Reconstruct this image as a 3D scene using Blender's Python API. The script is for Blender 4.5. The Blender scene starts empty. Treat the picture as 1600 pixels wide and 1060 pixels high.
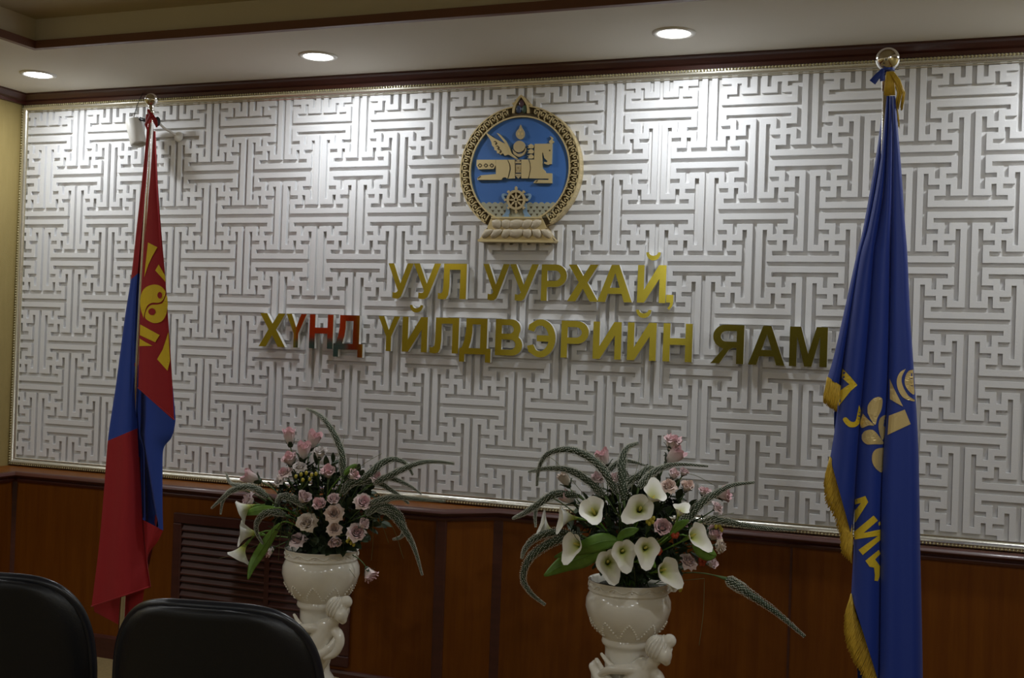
import bpy, bmesh, math, random
from mathutils import Vector, Matrix
from mathutils.geometry import tessellate_polygon
random.seed(7)
PI = math.pi
sc = bpy.context.scene
COL = sc.collection

# ------------------------------------------------------------------ camera
CAM = Vector((0.6933, -4.5352, 1.4503))
YAW, PITCH, ROLL, FPX = 0.37120, 0.00733, 0.03465, 1856.2
def cam_axes():
    cy, sy, cp, sp = math.cos(YAW), math.sin(YAW), math.cos(PITCH), math.sin(PITCH)
    f = Vector((-sy*cp, cy*cp, sp)); r = Vector((cy, sy, 0)); u = r.cross(f)
    cr, sr = math.cos(ROLL), math.sin(ROLL)
    return cr*r + sr*u, -sr*r + cr*u, f
RT, UP, FW = cam_axes()
cam = bpy.data.cameras.new('camera'); cam_ob = bpy.data.objects.new('camera', cam); COL.objects.link(cam_ob)
m = Matrix.Identity(4)
for i in range(3):
    m[i][0], m[i][1], m[i][2], m[i][3] = RT[i], UP[i], -FW[i], CAM[i]
cam_ob.matrix_world = m
cam.sensor_width = 36.0; cam.lens = 36.0*FPX/1600.0; cam.clip_start = 0.05
sc.camera = cam_ob

# ------------------------------------------------------------------ exposure and light
sc.view_settings.view_transform = 'Standard'
sc.view_settings.look = 'None'
sc.view_settings.gamma = 1.0
sc.view_settings.use_curve_mapping = False
sc.view_settings.exposure = -0.36
w = bpy.data.worlds.new('world'); sc.world = w; w.use_nodes = True
w.node_tree.nodes['Background'].inputs[0].default_value = (0.05, 0.05, 0.055, 1)
w.node_tree.nodes['Background'].inputs[1].default_value = 0.3
SPOT_FRONT = 7.8      # watts, downlights along the decorated wall
SPOT_SIDE = 10.0       # downlights along the other sides
SPOT_COLOR = (0.93, 0.97, 1.0)

# ------------------------------------------------------------------ room sizes
XL, XR, YB, ZC, ZU = -3.67, 1.54, -6.6, 2.60, 2.72     # left, right, rear wall, soffit, upper ceiling
Z0 = 2.30                                               # lattice row that serves as origin
ZLEDGE = 0.795

def at(px, py, Y):
    """point of the photograph's ray through (px, py) at depth plane y = Y"""
    d = RT*((px-800)/FPX) + UP*((530-py)/FPX) + FW
    return CAM + d*((Y-CAM.y)/d.y)

# ------------------------------------------------------------------ materials
def mat(name, color, rough=0.5, metal=0.0, bump=None, coat=0.0, sheen=0.0, spec=None, noise=None):
    mt = bpy.data.materials.new(name); mt.use_nodes = True
    nt = mt.node_tree; b = nt.nodes['Principled BSDF']
    b.inputs['Base Color'].default_value = (*color, 1); b.inputs['Roughness'].default_value = rough
    b.inputs['Metallic'].default_value = metal
    if coat: b.inputs['Coat Weight'].default_value = coat; b.inputs['Coat Roughness'].default_value = 0.08
    if sheen: b.inputs['Sheen Weight'].default_value = sheen
    if spec is not None: b.inputs['Specular IOR Level'].default_value = spec
    tc = None
    if bump or noise:
        tc = nt.nodes.new('ShaderNodeTexCoord')
    if bump:
        scale, strength = bump
        n = nt.nodes.new('ShaderNodeTexNoise'); n.inputs['Scale'].default_value = scale; n.inputs['Detail'].default_value = 4
        nt.links.new(tc.outputs['Object'], n.inputs['Vector'])
        bp = nt.nodes.new('ShaderNodeBump'); bp.inputs['Strength'].default_value = strength; bp.inputs['Distance'].default_value = 0.004
        nt.links.new(n.outputs['Fac'], bp.inputs['Height']); nt.links.new(bp.outputs['Normal'], b.inputs['Normal'])
    if noise:
        scale, c2, stretch = noise
        mp = nt.nodes.new('ShaderNodeMapping'); mp.inputs['Scale'].default_value = stretch
        nt.links.new(tc.outputs['Object'], mp.inputs['Vector'])
        n2 = nt.nodes.new('ShaderNodeTexNoise'); n2.inputs['Scale'].default_value = scale; n2.inputs['Detail'].default_value = 6
        n2.inputs['Roughness'].default_value = 0.65
        nt.links.new(mp.outputs['Vector'], n2.inputs['Vector'])
        rp = nt.nodes.new('ShaderNodeValToRGB')
        rp.color_ramp.elements[0].position = 0.3; rp.color_ramp.elements[1].position = 0.7
        rp.color_ramp.elements[0].color = (*color, 1); rp.color_ramp.elements[1].color = (*c2, 1)
        nt.links.new(n2.outputs['Fac'], rp.inputs['Fac']); nt.links.new(rp.outputs['Color'], b.inputs['Base Color'])
    return mt
def emit(name, color, s):
    mt = bpy.data.materials.new(name); mt.use_nodes = True
    nt = mt.node_tree; nt.nodes.remove(nt.nodes['Principled BSDF'])
    e = nt.nodes.new('ShaderNodeEmission'); e.inputs[0].default_value = (*color, 1); e.inputs[1].default_value = s
    nt.links.new(e.outputs[0], nt.nodes['Material Output'].inputs[0]); return mt

M_LATTICE = mat('white_lattice_paint', (0.78, 0.785, 0.80), 0.45, bump=(160, 0.12))
M_BACKER = mat('white_backing_board', (0.74, 0.73, 0.72), 0.75)
M_TAN = mat('tan_wallpaper', (0.32, 0.245, 0.085), 0.75, bump=(220, 0.25), noise=(40, (0.36, 0.275, 0.10), (1, 1, 0.15)))
M_CREAM = mat('cream_wall_paint', (0.70, 0.64, 0.42), 0.8, bump=(120, 0.1))
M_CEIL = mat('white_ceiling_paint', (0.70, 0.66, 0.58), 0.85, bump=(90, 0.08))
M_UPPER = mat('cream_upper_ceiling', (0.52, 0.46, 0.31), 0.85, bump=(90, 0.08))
M_WOOD = mat('orange_brown_veneer', (0.190, 0.058, 0.003), 0.45, spec=0.25, noise=(16, (0.135, 0.036, 0.002), (2.2, 2.2, 0.12)))
M_DARKWOOD = mat('dark_red_brown_wood', (0.085, 0.022, 0.014), 0.38, coat=0.2, noise=(14, (0.055, 0.014, 0.010), (0.15, 0.15, 2)))
M_TRAYTRIM_LIT = mat('tray_trim_lit_from_below', (0.17, 0.075, 0.055), 0.5)  # brown trim made lighter: the light from below is put into its colour
M_ADDED_DOOR = mat('dark_added_door', (0.10, 0.088, 0.06), 0.5)
M_GRILLE = mat('dark_grille_wood', (0.078, 0.022, 0.015), 0.45, noise=(14, (0.052, 0.014, 0.010), (0.15, 0.15, 2)))
M_CARPET = mat('olive_tan_carpet', (0.27, 0.19, 0.075), 0.95, bump=(400, 0.6), noise=(60, (0.20, 0.14, 0.055), (1, 1, 1)))
M_MOULD = mat('champagne_gold_moulding', (0.76, 0.74, 0.66), 0.24, metal=0.8)
M_BEAD = mat('gold_beads', (0.58, 0.52, 0.30), 0.35, metal=0.6)
M_CHROME = mat('polished_steel', (0.74, 0.72, 0.68), 0.12, metal=1.0)
M_WHITEMETAL = mat('white_enamel', (0.75, 0.74, 0.70), 0.4)
M_BLACKPLASTIC = mat('black_plastic', (0.015, 0.015, 0.018), 0.4)
M_LED = emit('led_light', (1.0, 0.98, 0.97), 18.0)
M_GOLDMIRROR = mat('gold_mirror_face', (0.62, 0.55, 0.10), 0.10, metal=1.0)
M_LETTERSIDE = mat('white_acrylic_edge', (0.78, 0.78, 0.76), 0.35)
M_EGOLD = mat('brushed_gold', (0.72, 0.59, 0.32), 0.42, metal=0.55, bump=(500, 0.15))
M_EGOLD2 = mat('pale_gold_paint', (0.58, 0.47, 0.27), 0.45, metal=0.45)
M_EDARK = mat('dark_bronze_recess', (0.085, 0.06, 0.03), 0.5, metal=0.3)
M_EBLUE = mat('emblem_blue', (0.045, 0.145, 0.42), 0.5)
M_ESEA = mat('emblem_grey_green', (0.36, 0.36, 0.27), 0.5)
M_EPALEBLUE = mat('emblem_pale_blue', (0.22, 0.34, 0.47), 0.5)
M_EPETAL = mat('emblem_petal_beige', (0.50, 0.43, 0.31), 0.5)
M_JPURPLE = mat('jewel_purple', (0.10, 0.055, 0.07), 0.3)
M_JBLUE = mat('jewel_blue', (0.05, 0.075, 0.15), 0.3)
M_JGREEN = mat('jewel_green', (0.05, 0.09, 0.06), 0.3)
M_FRED = mat('red_flag_cloth', (0.36, 0.008, 0.014), 0.75, sheen=0.08, bump=(700, 0.1))
M_FBLUE = mat('blue_flag_cloth', (0.018, 0.060, 0.37), 0.75, sheen=0.08, bump=(700, 0.1))
M_FYELLOW = mat('yellow_flag_print', (0.80, 0.56, 0.02), 0.7)
M_RBLUE = mat('royal_blue_satin', (0.010, 0.040, 0.31), 0.55, sheen=0.1, bump=(700, 0.06))
M_PATCH = mat('gold_applique', (0.76, 0.60, 0.28), 0.38, metal=0.4, bump=(300, 0.15))
M_PATCHY = mat('yellow_applique', (0.80, 0.58, 0.03), 0.55)
M_FRINGE = mat('gold_fringe', (0.78, 0.53, 0.06), 0.55, noise=(300, (0.52, 0.33, 0.03), (1, 1, 0.2)))
M_RIBBON = mat('red_ribbon', (0.36, 0.008, 0.012), 0.6)
M_VASE = mat('cream_glazed_ceramic', (0.88, 0.85, 0.77), 0.16, coat=0.4, noise=(9, (0.84, 0.80, 0.70), (1, 1, 1)))
M_PLINTH = mat('beige_plinth', (0.45, 0.37, 0.24), 0.6)
M_FOAM = mat('dark_floral_foam', (0.05, 0.05, 0.035), 0.95, bump=(150, 0.8))
M_CHAIR = mat('black_leatherette', (0.004, 0.005, 0.008), 0.45, bump=(260, 0.12))
M_PIPING = mat('chair_piping', (0.012, 0.014, 0.022), 0.3)
M_STEMG = mat('stem_green', (0.075, 0.13, 0.035), 0.6)
M_LEAFD = mat('dark_green_leaf', (0.030, 0.050, 0.024), 0.5, noise=(60, (0.045, 0.070, 0.030), (1, 1, 1)))
M_LEAFB = mat('bright_green_leaf', (0.11, 0.24, 0.03), 0.45, noise=(30, (0.17, 0.32, 0.05), (1, 1, 1)))
M_PLUMEG = mat('plume_green', (0.034, 0.052, 0.024), 0.7)
M_PLUMEW = mat('plume_white', (0.60, 0.61, 0.52), 0.7)
M_SPADIX = mat('yellow_spadix', (0.60, 0.52, 0.12), 0.6)
M_YBUD = mat('yellow_bud', (0.50, 0.42, 0.05), 0.6)
M_REDF = mat('orange_red_petal', (0.40, 0.05, 0.012), 0.6)
M_STRAND = mat('thin_grass', (0.12, 0.13, 0.05), 0.6)
def rose_mat(name, c, tip):
    mt = mat(name, c, 0.6, sheen=0.2)
    nt = mt.node_tree; b = nt.nodes['Principled BSDF']
    tc = nt.nodes.new('ShaderNodeTexCoord'); sp = nt.nodes.new('ShaderNodeSeparateXYZ'); rp = nt.nodes.new('ShaderNodeValToRGB')
    nt.links.new(tc.outputs['Generated'], sp.inputs[0]); nt.links.new(sp.outputs['Z'], rp.inputs['Fac'])
    rp.color_ramp.elements[0].position = 0.35; rp.color_ramp.elements[0].color = (*c, 1)
    rp.color_ramp.elements[1].position = 1.0; rp.color_ramp.elements[1].color = (*tip, 1)
    nt.links.new(rp.outputs['Color'], b.inputs['Base Color']); return mt
M_CALLA = rose_mat('white_calla_petal', (0.55, 0.60, 0.12), (0.90, 0.89, 0.82))
M_CALLA.node_tree.nodes['Color Ramp'].color_ramp.elements[0].position = 0.3
M_CALLA.node_tree.nodes['Color Ramp'].color_ramp.elements[1].position = 0.72
M_ROSE = {'pink': rose_mat('rose_pink', (0.84, 0.72, 0.69), (0.80, 0.44, 0.50)),
          'pale': rose_mat('rose_pale_pink', (0.88, 0.76, 0.72), (0.85, 0.61, 0.60)),
          'peach': rose_mat('rose_peach', (0.82, 0.66, 0.58), (0.80, 0.60, 0.53)),
          'cream': rose_mat('rose_cream', (0.78, 0.68, 0.56), (0.80, 0.67, 0.60)),
          'mauve': rose_mat('rose_mauve', (0.84, 0.69, 0.69), (0.79, 0.57, 0.59)),
          'white': rose_mat('rose_white', (0.76, 0.70, 0.68), (0.76, 0.70, 0.68))}

# ------------------------------------------------------------------ mesh helpers
class MB:
    def __init__(s): s.v = []; s.f = []; s.mi = []
    def add(s, verts, faces, mi=0):
        o = len(s.v); s.v += [Vector(p) for p in verts]
        s.f += [tuple(i+o for i in f) for f in faces]; s.mi += [mi]*len(faces)
    def box(s, x0, x1, y0, y1, z0, z1, mi=0):
        s.add([(x0,y0,z0),(x1,y0,z0),(x1,y1,z0),(x0,y1,z0),(x0,y0,z1),(x1,y0,z1),(x1,y1,z1),(x0,y1,z1)],
              [(0,3,2,1),(4,5,6,7),(0,1,5,4),(1,2,6,5),(2,3,7,6),(3,0,4,7)], mi)
    def tube(s, pts, radii, n=8, mi=0, flat=1.0, caps=True):
        pts = [Vector(p) for p in pts]; k = len(pts)
        if not hasattr(radii, '__len__'): radii = [radii]*k
        vs = []; prev = None
        for i in range(k):
            t = (pts[min(i+1,k-1)] - pts[max(i-1,0)]); t = t.normalized() if t.length > 1e-9 else Vector((0,0,1))
            if prev is None:
                a = Vector((0,1,0)) if abs(t.y) < 0.9 else Vector((1,0,0))
                nx = (a - t*a.dot(t)).normalized()
            else:
                nx = prev - t*prev.dot(t); nx = nx.normalized() if nx.length > 1e-6 else prev
            prev = nx; by = t.cross(nx)
            for j in range(n):
                an = 2*PI*j/n
                vs.append(pts[i] + (nx*math.cos(an)*flat + by*math.sin(an))*radii[i])
        fs = [(i*n+j, i*n+(j+1)%n, (i+1)*n+(j+1)%n, (i+1)*n+j) for i in range(k-1) for j in range(n)]
        if caps: fs += [tuple(range(n-1,-1,-1)), tuple((k-1)*n+j for j in range(n))]
        s.add(vs, fs, mi)
    def lathe(s, prof, n=32, mi=0, c=(0,0,0), wob=None):
        c = Vector(c); vs = []
        for i,(r,z) in enumerate(prof):
            for j in range(n):
                a = 2*PI*j/n; rr = r*(1 if wob is None else wob(a,z))
                vs.append(c + Vector((rr*math.cos(a), rr*math.sin(a), z)))
        k = len(prof)
        fs = [(i*n+j, i*n+(j+1)%n, (i+1)*n+(j+1)%n, (i+1)*n+j) for i in range(k-1) for j in range(n)]
        s.add(vs, fs, mi)
    def sphere(s, c, r, n=12, m=8, mi=0, sc=(1,1,1), rot=None):
        c = Vector(c); vs = []
        for i in range(m+1):
            th = PI*i/m
            for j in range(n):
                a = 2*PI*j/n
                p = Vector((math.sin(th)*math.cos(a)*sc[0], math.sin(th)*math.sin(a)*sc[1], math.cos(th)*sc[2]))*r
                if rot: p = rot @ p
                vs.append(c + p)
        fs = [(i*n+j, (i+1)*n+j, (i+1)*n+(j+1)%n, i*n+(j+1)%n) for i in range(m) for j in range(n)]
        s.add(vs, fs, mi)
    def octa(s, c, r, mi=0):
        c = Vector(c)
        s.add([c+Vector((r,0,0)),c+Vector((-r,0,0)),c+Vector((0,r,0)),c+Vector((0,-r,0)),c+Vector((0,0,r)),c+Vector((0,0,-r))],
              [(0,2,4),(2,1,4),(1,3,4),(3,0,4),(2,0,5),(1,2,5),(3,1,5),(0,3,5)], mi)
    def slab(s, loops, y0, y1, mi=0, mi_side=None):
        """prism of loops of (x, z): front at y1 (towards the room), back at y0"""
        loops = [[Vector((p[0], p[1], 0)) for p in l] for l in loops]
        flat = [p for l in loops for p in l]; tris = tessellate_polygon(loops); N = len(flat)
        vs = [(p.x, y1, p.y) for p in flat] + [(p.x, y0, p.y) for p in flat]
        fs = []
        for t in tris:
            a, b, c = (flat[i] for i in t)
            ccw = (b.x-a.x)*(c.y-a.y) - (b.y-a.y)*(c.x-a.x) > 0
            t = t if ccw else (t[0], t[2], t[1])
            fs.append(tuple(t)); fs.append((t[2]+N, t[1]+N, t[0]+N))
        s.add(vs, fs, mi)
        o = 0; side = []
        for k, l in enumerate(loops):
            n = len(l); area = sum(l[i].x*l[(i+1)%n].y - l[(i+1)%n].x*l[i].y for i in range(n))
            inner = k > 0
            for i in range(n):
                a, b = o+i, o+(i+1)%n
                if (area > 0) != inner: side.append((b, a, a+N, b+N))
                else: side.append((a, b, b+N, a+N))
            o += n
        s.add(vs, side, mi if mi_side is None else mi_side)
    def build(s, name, mats, parent=None, smooth=False, angle=None, recalc=False):
        me = bpy.data.meshes.new(name)
        org = parent_world(parent)
        me.from_pydata([tuple(p - org) for p in s.v], [], s.f)
        for mm in (mats if isinstance(mats, (list, tuple)) else [mats]): me.materials.append(mm)
        if any(s.mi): me.polygons.foreach_set('material_index', s.mi)
        if recalc:
            bm = bmesh.new(); bm.from_mesh(me); bmesh.ops.remove_doubles(bm, verts=bm.verts, dist=1e-5)
            bmesh.ops.recalc_face_normals(bm, faces=bm.faces); bm.to_mesh(me); bm.free()
        if smooth: me.shade_smooth()
        if smooth and angle: me.set_sharp_from_angle(angle=angle)
        me.update()
        ob = bpy.data.objects.new(name, me); COL.objects.link(ob)
        if parent: ob.parent = parent
        return ob
def parent_world(o):
    v = Vector((0,0,0))
    while o is not None: v = v + o.location; o = o.parent
    return v
def tag(o, label=None, cat=None, group=None, kind=None):
    if label: o['label'] = label
    if cat: o['category'] = cat
    if group: o['group'] = group
    if kind: o['kind'] = kind
    return o
def thing(name, label, cat, loc, group=None):
    o = bpy.data.objects.new(name, None); COL.objects.link(o); o.location = loc
    o.empty_display_size = 0.05
    return tag(o, label, cat, group)
def struct(ob): ob['kind'] = 'structure'; return ob
def catmull(pts, n=6):
    pts = [Vector(p) for p in pts]; out = []
    P = [pts[0]*2-pts[1]] + pts + [pts[-1]*2-pts[-2]]
    for i in range(1, len(P)-2):
        for k in range(n):
            t = k/n; a, b, c, d = P[i-1:i+3]
            out.append(0.5*((2*b) + (c-a)*t + (2*a-5*b+4*c-d)*t*t + (3*b-a-3*c+d)*t*t*t))
    out.append(pts[-1]); return out
def circ(cx, cz, r, n=48, a0=0, a1=2*PI, rz=None):
    full = abs(a1-a0-2*PI) < 1e-6; k = n if full else n+1
    return [(cx + r*math.cos(a0+(a1-a0)*i/n), cz + (rz or r)*math.sin(a0+(a1-a0)*i/n)) for i in range(k)]

# ------------------------------------------------------------------ room shell
mb = MB(); mb.box(XL-0.3, XR+0.3, YB-0.3, 0.3, -0.1, 0.0); struct(mb.build('floor', M_CARPET))
mb = MB(); mb.box(XL-0.1, XR+0.1, 0.0, 0.12, 0, 2.75); wall_back = struct(mb.build('wall_back', M_BACKER))
mb = MB(); mb.box(XL-0.12, XL, YB, 0.0, 0, 2.75); struct(mb.build('wall_left', M_TAN))
mb = MB(); mb.box(XR, XR+0.12, YB, 0.0, 0, 2.75); struct(mb.build('wall_right', M_TAN))
mb = MB(); mb.box(XL-0.1, XR+0.1, YB-0.12, YB, 0, 2.75); struct(mb.build('wall_rear', M_CREAM))
# ceiling: soffit ring, raised middle
TX0, TX1, TY0, TY1 = -2.905, 0.775, -5.84, -0.757
mb = MB()
for (x0,x1,y0,y1) in ((XL,XR,TY1,0.0),(XL,XR,YB,TY0),(XL,TX0,TY0,TY1),(TX1,XR,TY0,TY1)):
    mb.box(x0, x1, y0, y1, ZC, ZU+0.03)
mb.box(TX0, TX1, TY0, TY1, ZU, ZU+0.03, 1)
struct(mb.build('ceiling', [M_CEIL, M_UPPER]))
def ring_trim(name, x0, x1, y0, y1, prof, material, sign=1):
    """mitred moulding round a rectangle in plan; prof = (inset, z)"""
    mb = MB(); n = len(prof); vs = []
    for (cx, cy, sx, sy) in ((x0,y0,1,1),(x1,y0,-1,1),(x1,y1,-1,-1),(x0,y1,1,-1)):
        for (d, z) in prof: vs.append((cx+sx*d*sign, cy+sy*d*sign, z))
    fs = []
    for k in range(4):
        for i in range(n):
            a, b = k*n+i, k*n+(i+1)%n; c, d = ((k+1)%4)*n+(i+1)%n, ((k+1)%4)*n+i
            fs.append((a,b,c,d))
    mb.add(vs, fs); return struct(mb.build(name, material, recalc=True))
ring_trim('trim_1', TX0, TX1, TY0, TY1, [(-0.004,ZC-0.006),(0.022,ZC-0.006),(0.022,ZC+0.026),(-0.004,ZC+0.026)], M_TRAYTRIM_LIT)
ring_trim('trim_2', XL, XR, YB, 0.0, [(0,2.552),(0.016,2.552),(0.02,2.566),(0.034,2.572),(0.048,2.586),(0.056,2.592),(0.056,2.602),(0,2.602)], M_DARKWOOD)

# ------------------------------------------------------------------ wainscot (boxed out on the left, flush on the right)
FP = [(XL+0.01, YB, 0), (-3.45, YB, 0), (-3.45, -0.205, 0), (-1.262, -0.205, 0), (-1.088, -0.045, 0), (XR-0.045, -0.045, 0), (XR-0.045, YB, 0)]
def wall_run(pts, off):
    """offset the front line outward (towards the room) by off"""
    out = []
    P = [Vector((p[0], p[1], 0)) for p in pts]
    for i in range(len(P)):
        ns = []
        if i > 0: t = (P[i]-P[i-1]).normalized(); ns.append(Vector((t.y, -t.x, 0)))
        if i < len(P)-1: t = (P[i+1]-P[i]).normalized(); ns.append(Vector((t.y, -t.x, 0)))
        nn = sum(ns, Vector())
        if len(ns) == 2: nn = nn / (1 + ns[0].dot(ns[1]))
        out.append(P[i] + nn*off)
    return out
LINE = [FP[1], FP[2], FP[3], FP[4], FP[5], FP[6]]
def run_strip(mb, prof, line=LINE, mi=0):
    rows = [[Vector((q.x, q.y, z)) for q in wall_run(line, d)] for d, z in prof]
    n = len(rows); k = len(rows[0]); vs = [p for r in rows for p in r]
    mb.add(vs, [(i*k+j, i*k+j+1, ((i+1)%n)*k+j+1, ((i+1)%n)*k+j) for i in range(n-1) for j in range(k-1)], mi)
mb = MB(); run_strip(mb, [(0, 0.0), (0, ZLEDGE-0.012)])
LT = [(XL, YB), (XL, 0), (XL, 0), (-1.05, 0), (XR, 0), (XR, YB)]
ft = wall_run(LINE, 0.0)
for j in range(5):   # ledge on top of the boxed-out part
    mb.add([(LT[j][0],LT[j][1],ZLEDGE-0.002),(LT[j+1][0],LT[j+1][1],ZLEDGE-0.002),(ft[j+1].x,ft[j+1].y,ZLEDGE-0.002),(ft[j].x,ft[j].y,ZLEDGE-0.002)], [(0,1,2,3)])
struct(mb.build('wall_wainscot', M_WOOD, recalc=False))
mb = MB(); run_strip(mb, [(0.0, ZLEDGE-0.046),(0.008, ZLEDGE-0.046),(0.012, ZLEDGE-0.036),(0.008, ZLEDGE-0.030),(0.020, ZLEDGE-0.024),(0.026, ZLEDGE-0.014),(0.020, ZLEDGE-0.004),(0.012, ZLEDGE+0.001),(-0.006, ZLEDGE+0.001)])
struct(mb.build('trim_3', M_DARKWOOD, smooth=True, angle=0.7))
mb = MB(); run_strip(mb, [(0.0, 0.10),(0.010, 0.098),(0.014, 0.088),(0.014, 0.0)])
struct(mb.build('baseboard_back', M_DARKWOOD))
# upright cover strips at the corners and joints of the veneer
def upright(x, y, wdt, name, nx=0.0, ny=-1.0):
    mb = MB(); t = Vector((-ny, nx, 0)); n = Vector((nx, ny, 0)).normalized(); t.normalize()
    c = Vector((x, y, 0)); vs = []
    for z in (0.10, ZLEDGE-0.046):
        for (a, b) in ((-1,-0.004),(-1,0.005),(-0.7,0.007),(0.7,0.007),(1,0.005),(1,-0.004)):
            vs.append(c + t*a*wdt + n*b + Vector((0,0,z)))
    mb.add(vs, [(i, i+1, i+7, i+6) for i in range(5)])
    return struct(mb.build(name, M_DARKWOOD, recalc=True))
upright(-1.266, -0.204, 0.022, 'trim_4', 0.3, -1)
upright(-1.086, -0.046, 0.022, 'trim_5', 0.3, -1)
upright(-3.446, -0.206, 0.016, 'trim_6', 0.7, -0.7)
def groove(x, y, name):
    mb = MB(); mb.box(x-0.0045, x+0.0045, y-0.0015, y+0.002, 0.10, ZLEDGE-0.046)
    return struct(mb.build(name, M_DARKWOOD))
groove(0.085, -0.045, 'trim_7'); groove(1.10, -0.045, 'trim_8')

# ------------------------------------------------------------------ lattice relief on the wall
PITCH_X, PITCH_Z = 0.038, 0.04
XA, XB, ZA, ZB = -3.640, 1.510, Z0-1.470, Z0+0.226
HALF = 0.29
SEG = [((0,-1),(0,1)),((-1,0),(1,0)),((0,1),(1,1)),((1,1),(1,2)),((1,0),(1,-1)),((1,-1),(2,-1)),((0,-1),(-1,-1)),((-1,-1),(-1,-2)),
       ((-1,0),(-1,1)),((-1,1),(-2,1)),((1,2),(-2.5,2)),((-1,-2),(2.5,-2)),((2,-1),(2,2.5)),((-2,1),(-2,-2.5))]
def lattice():
    i0, i1 = math.floor(XA/PITCH_X)-1, math.ceil(XB/PITCH_X)+1
    j0, j1 = math.floor((ZA-Z0)/PITCH_Z)-1, math.ceil((ZB-Z0)/PITCH_Z)+1
    nx, nz = 2*(i1-i0)+1, 2*(j1-j0)+1          # even cell = on a bar line, odd = between
    fill = [[False]*nz for _ in range(nx)]
    def put(a, b):
        a, b = min(a, b), max(a, b)
        return range(math.floor(2*a+0.5), math.floor(2*b+0.5)+1)
    for ci in range(i0//5-1, i1//5+2):
        for cj in range(j0//5-1, j1//5+2):
            odd = (ci+cj) % 2
            for (p, q) in SEG:
                x0, x1 = (p[0], q[0]) if not odd else (-p[0], -q[0])
                for gx in put(ci*5+x0, ci*5+x1):
                    for gz in put(cj*5+p[1], cj*5+q[1]):
                        u, v = gx-2*i0, gz-2*j0
                        if 0 <= u < nx and 0 <= v < nz: fill[u][v] = True
    ex = []; ez = []
    for u in range(nx+1):
        line = i0 + (u//2); ex.append((line-HALF if u % 2 == 0 else line+HALF)*PITCH_X)
    for v in range(nz+1):
        line = j0 + (v//2); ez.append(Z0+(line-HALF if v % 2 == 0 else line+HALF)*PITCH_Z)
    ex = [min(max(e, XA), XB) for e in ex]; ez = [min(max(e, ZA), ZB) for e in ez]
    yf, yb = -0.0155, -0.0005; cache = {}; V = []; F = []
    def vid(u, v, f):
        k = (u, v, f)
        if k not in cache:
            cache[k] = len(V); V.append((ex[u], yf if f else yb, ez[v]))
        return cache[k]
    def on(u, v): return 0 <= u < nx and 0 <= v < nz and fill[u][v] and ex[u+1]-ex[u] > 1e-6 and ez[v+1]-ez[v] > 1e-6
    for u in range(nx):
        for v in range(nz):
            if not on(u, v): continue
            F.append((vid(u,v,1), vid(u+1,v,1), vid(u+1,v+1,1), vid(u,v+1,1)))
            if not on(u-1, v): F.append((vid(u,v,0), vid(u,v,1), vid(u,v+1,1), vid(u,v+1,0)))
            if not on(u+1, v): F.append((vid(u+1,v,1), vid(u+1,v,0), vid(u+1,v+1,0), vid(u+1,v+1,1)))
            if not on(u, v-1): F.append((vid(u,v,0), vid(u+1,v,0), vid(u+1,v,1), vid(u,v,1)))
            if not on(u, v+1): F.append((vid(u,v+1,1), vid(u+1,v+1,1), vid(u+1,v+1,0), vid(u,v+1,0)))
    mb = MB(); mb.v = [Vector(p) for p in V]; mb.f = F; mb.mi = [0]*len(F)
    return mb.build('lattice', M_LATTICE, wall_back)
lat = lattice()
bv = lat.modifiers.new('bevel', 'BEVEL'); bv.width = 0.0016; bv.segments = 1; bv.limit_method = 'ANGLE'

# gold picture-frame moulding round the lattice, with a row of beads
FX0, FX1, FZ0, FZ1 = XL+0.004, XR-0.004, Z0-1.503, Z0+0.250
def frame_moulding():
    prof = [(0.0, 0.0), (0.0, 0.019), (0.003, 0.0235), (0.009, 0.0235), (0.0115, 0.028), (0.014, 0.0305), (0.018, 0.0295), (0.022, 0.0268), (0.026, 0.0228), (0.0295, 0.018), (0.032, 0.0130), (0.0325, 0.0185), (0.035, 0.0195), (0.037, 0.018), (0.037, 0.0)]
    mb = MB(); n = len(prof); vs = []
    for (cx, cz, sx, sz) in ((FX0,FZ0,1,1),(FX1,FZ0,-1,1),(FX1,FZ1,-1,-1),(FX0,FZ1,1,-1)):
        for (d, h) in prof: vs.append((cx+sx*d, -h, cz+sz*d))
    fs = []
    for k in range(4):
        for i in range(n-1):
            a, b = k*n+i, k*n+i+1; c, d = ((k+1)%4)*n+i+1, ((k+1)%4)*n+i
            fs.append((a,b,c,d))
    mb.add(vs, fs)
    fr = struct(mb.build('trim_9', M_MOULD, smooth=True, angle=0.9, recalc=True))
    b = MB(); st = 0.0125
    def row(x0, z0, x1, z1):
        L = math.hypot(x1-x0, z1-z0); k = int(L/st)
        for i in range(k+1):
            t = i/k; b.sphere((x0+(x1-x0)*t, -0.0265, z0+(z1-z0)*t), 0.0048, 6, 4)
    d = 0.006
    row(FX0+d,FZ0+d,FX1-d,FZ0+d); row(FX0+d,FZ1-d,FX1-d,FZ1-d); row(FX0+d,FZ0+d,FX0+d,FZ1-d); row(FX1-d,FZ0+d,FX1-d,FZ1-d)
    b.build('beading', M_BEAD, fr, smooth=True)
frame_moulding()

# rear wall: dark doors added out of view to darken the reflection in the gold letters
mb = MB(); mb.box(-1.75, 0.25, YB, YB+0.05, 0, 2.35)
for x0 in (-1.68, -0.72):
    for (z0, z1) in ((0.15, 1.0), (1.1, 2.2)):
        mb.box(x0, x0+0.88, YB+0.05, YB+0.062, z0, z1)
dr = struct(mb.build('added_door_1', M_ADDED_DOOR))
mb = MB()
for x in (-0.82, -0.68): mb.tube([(x, YB+0.062, 1.0), (x, YB+0.11, 1.0), (x, YB+0.11, 1.14), (x, YB+0.062, 1.14)], 0.01, 8)
mb.build('added_door_handle', M_CHROME, dr, smooth=True)

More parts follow.
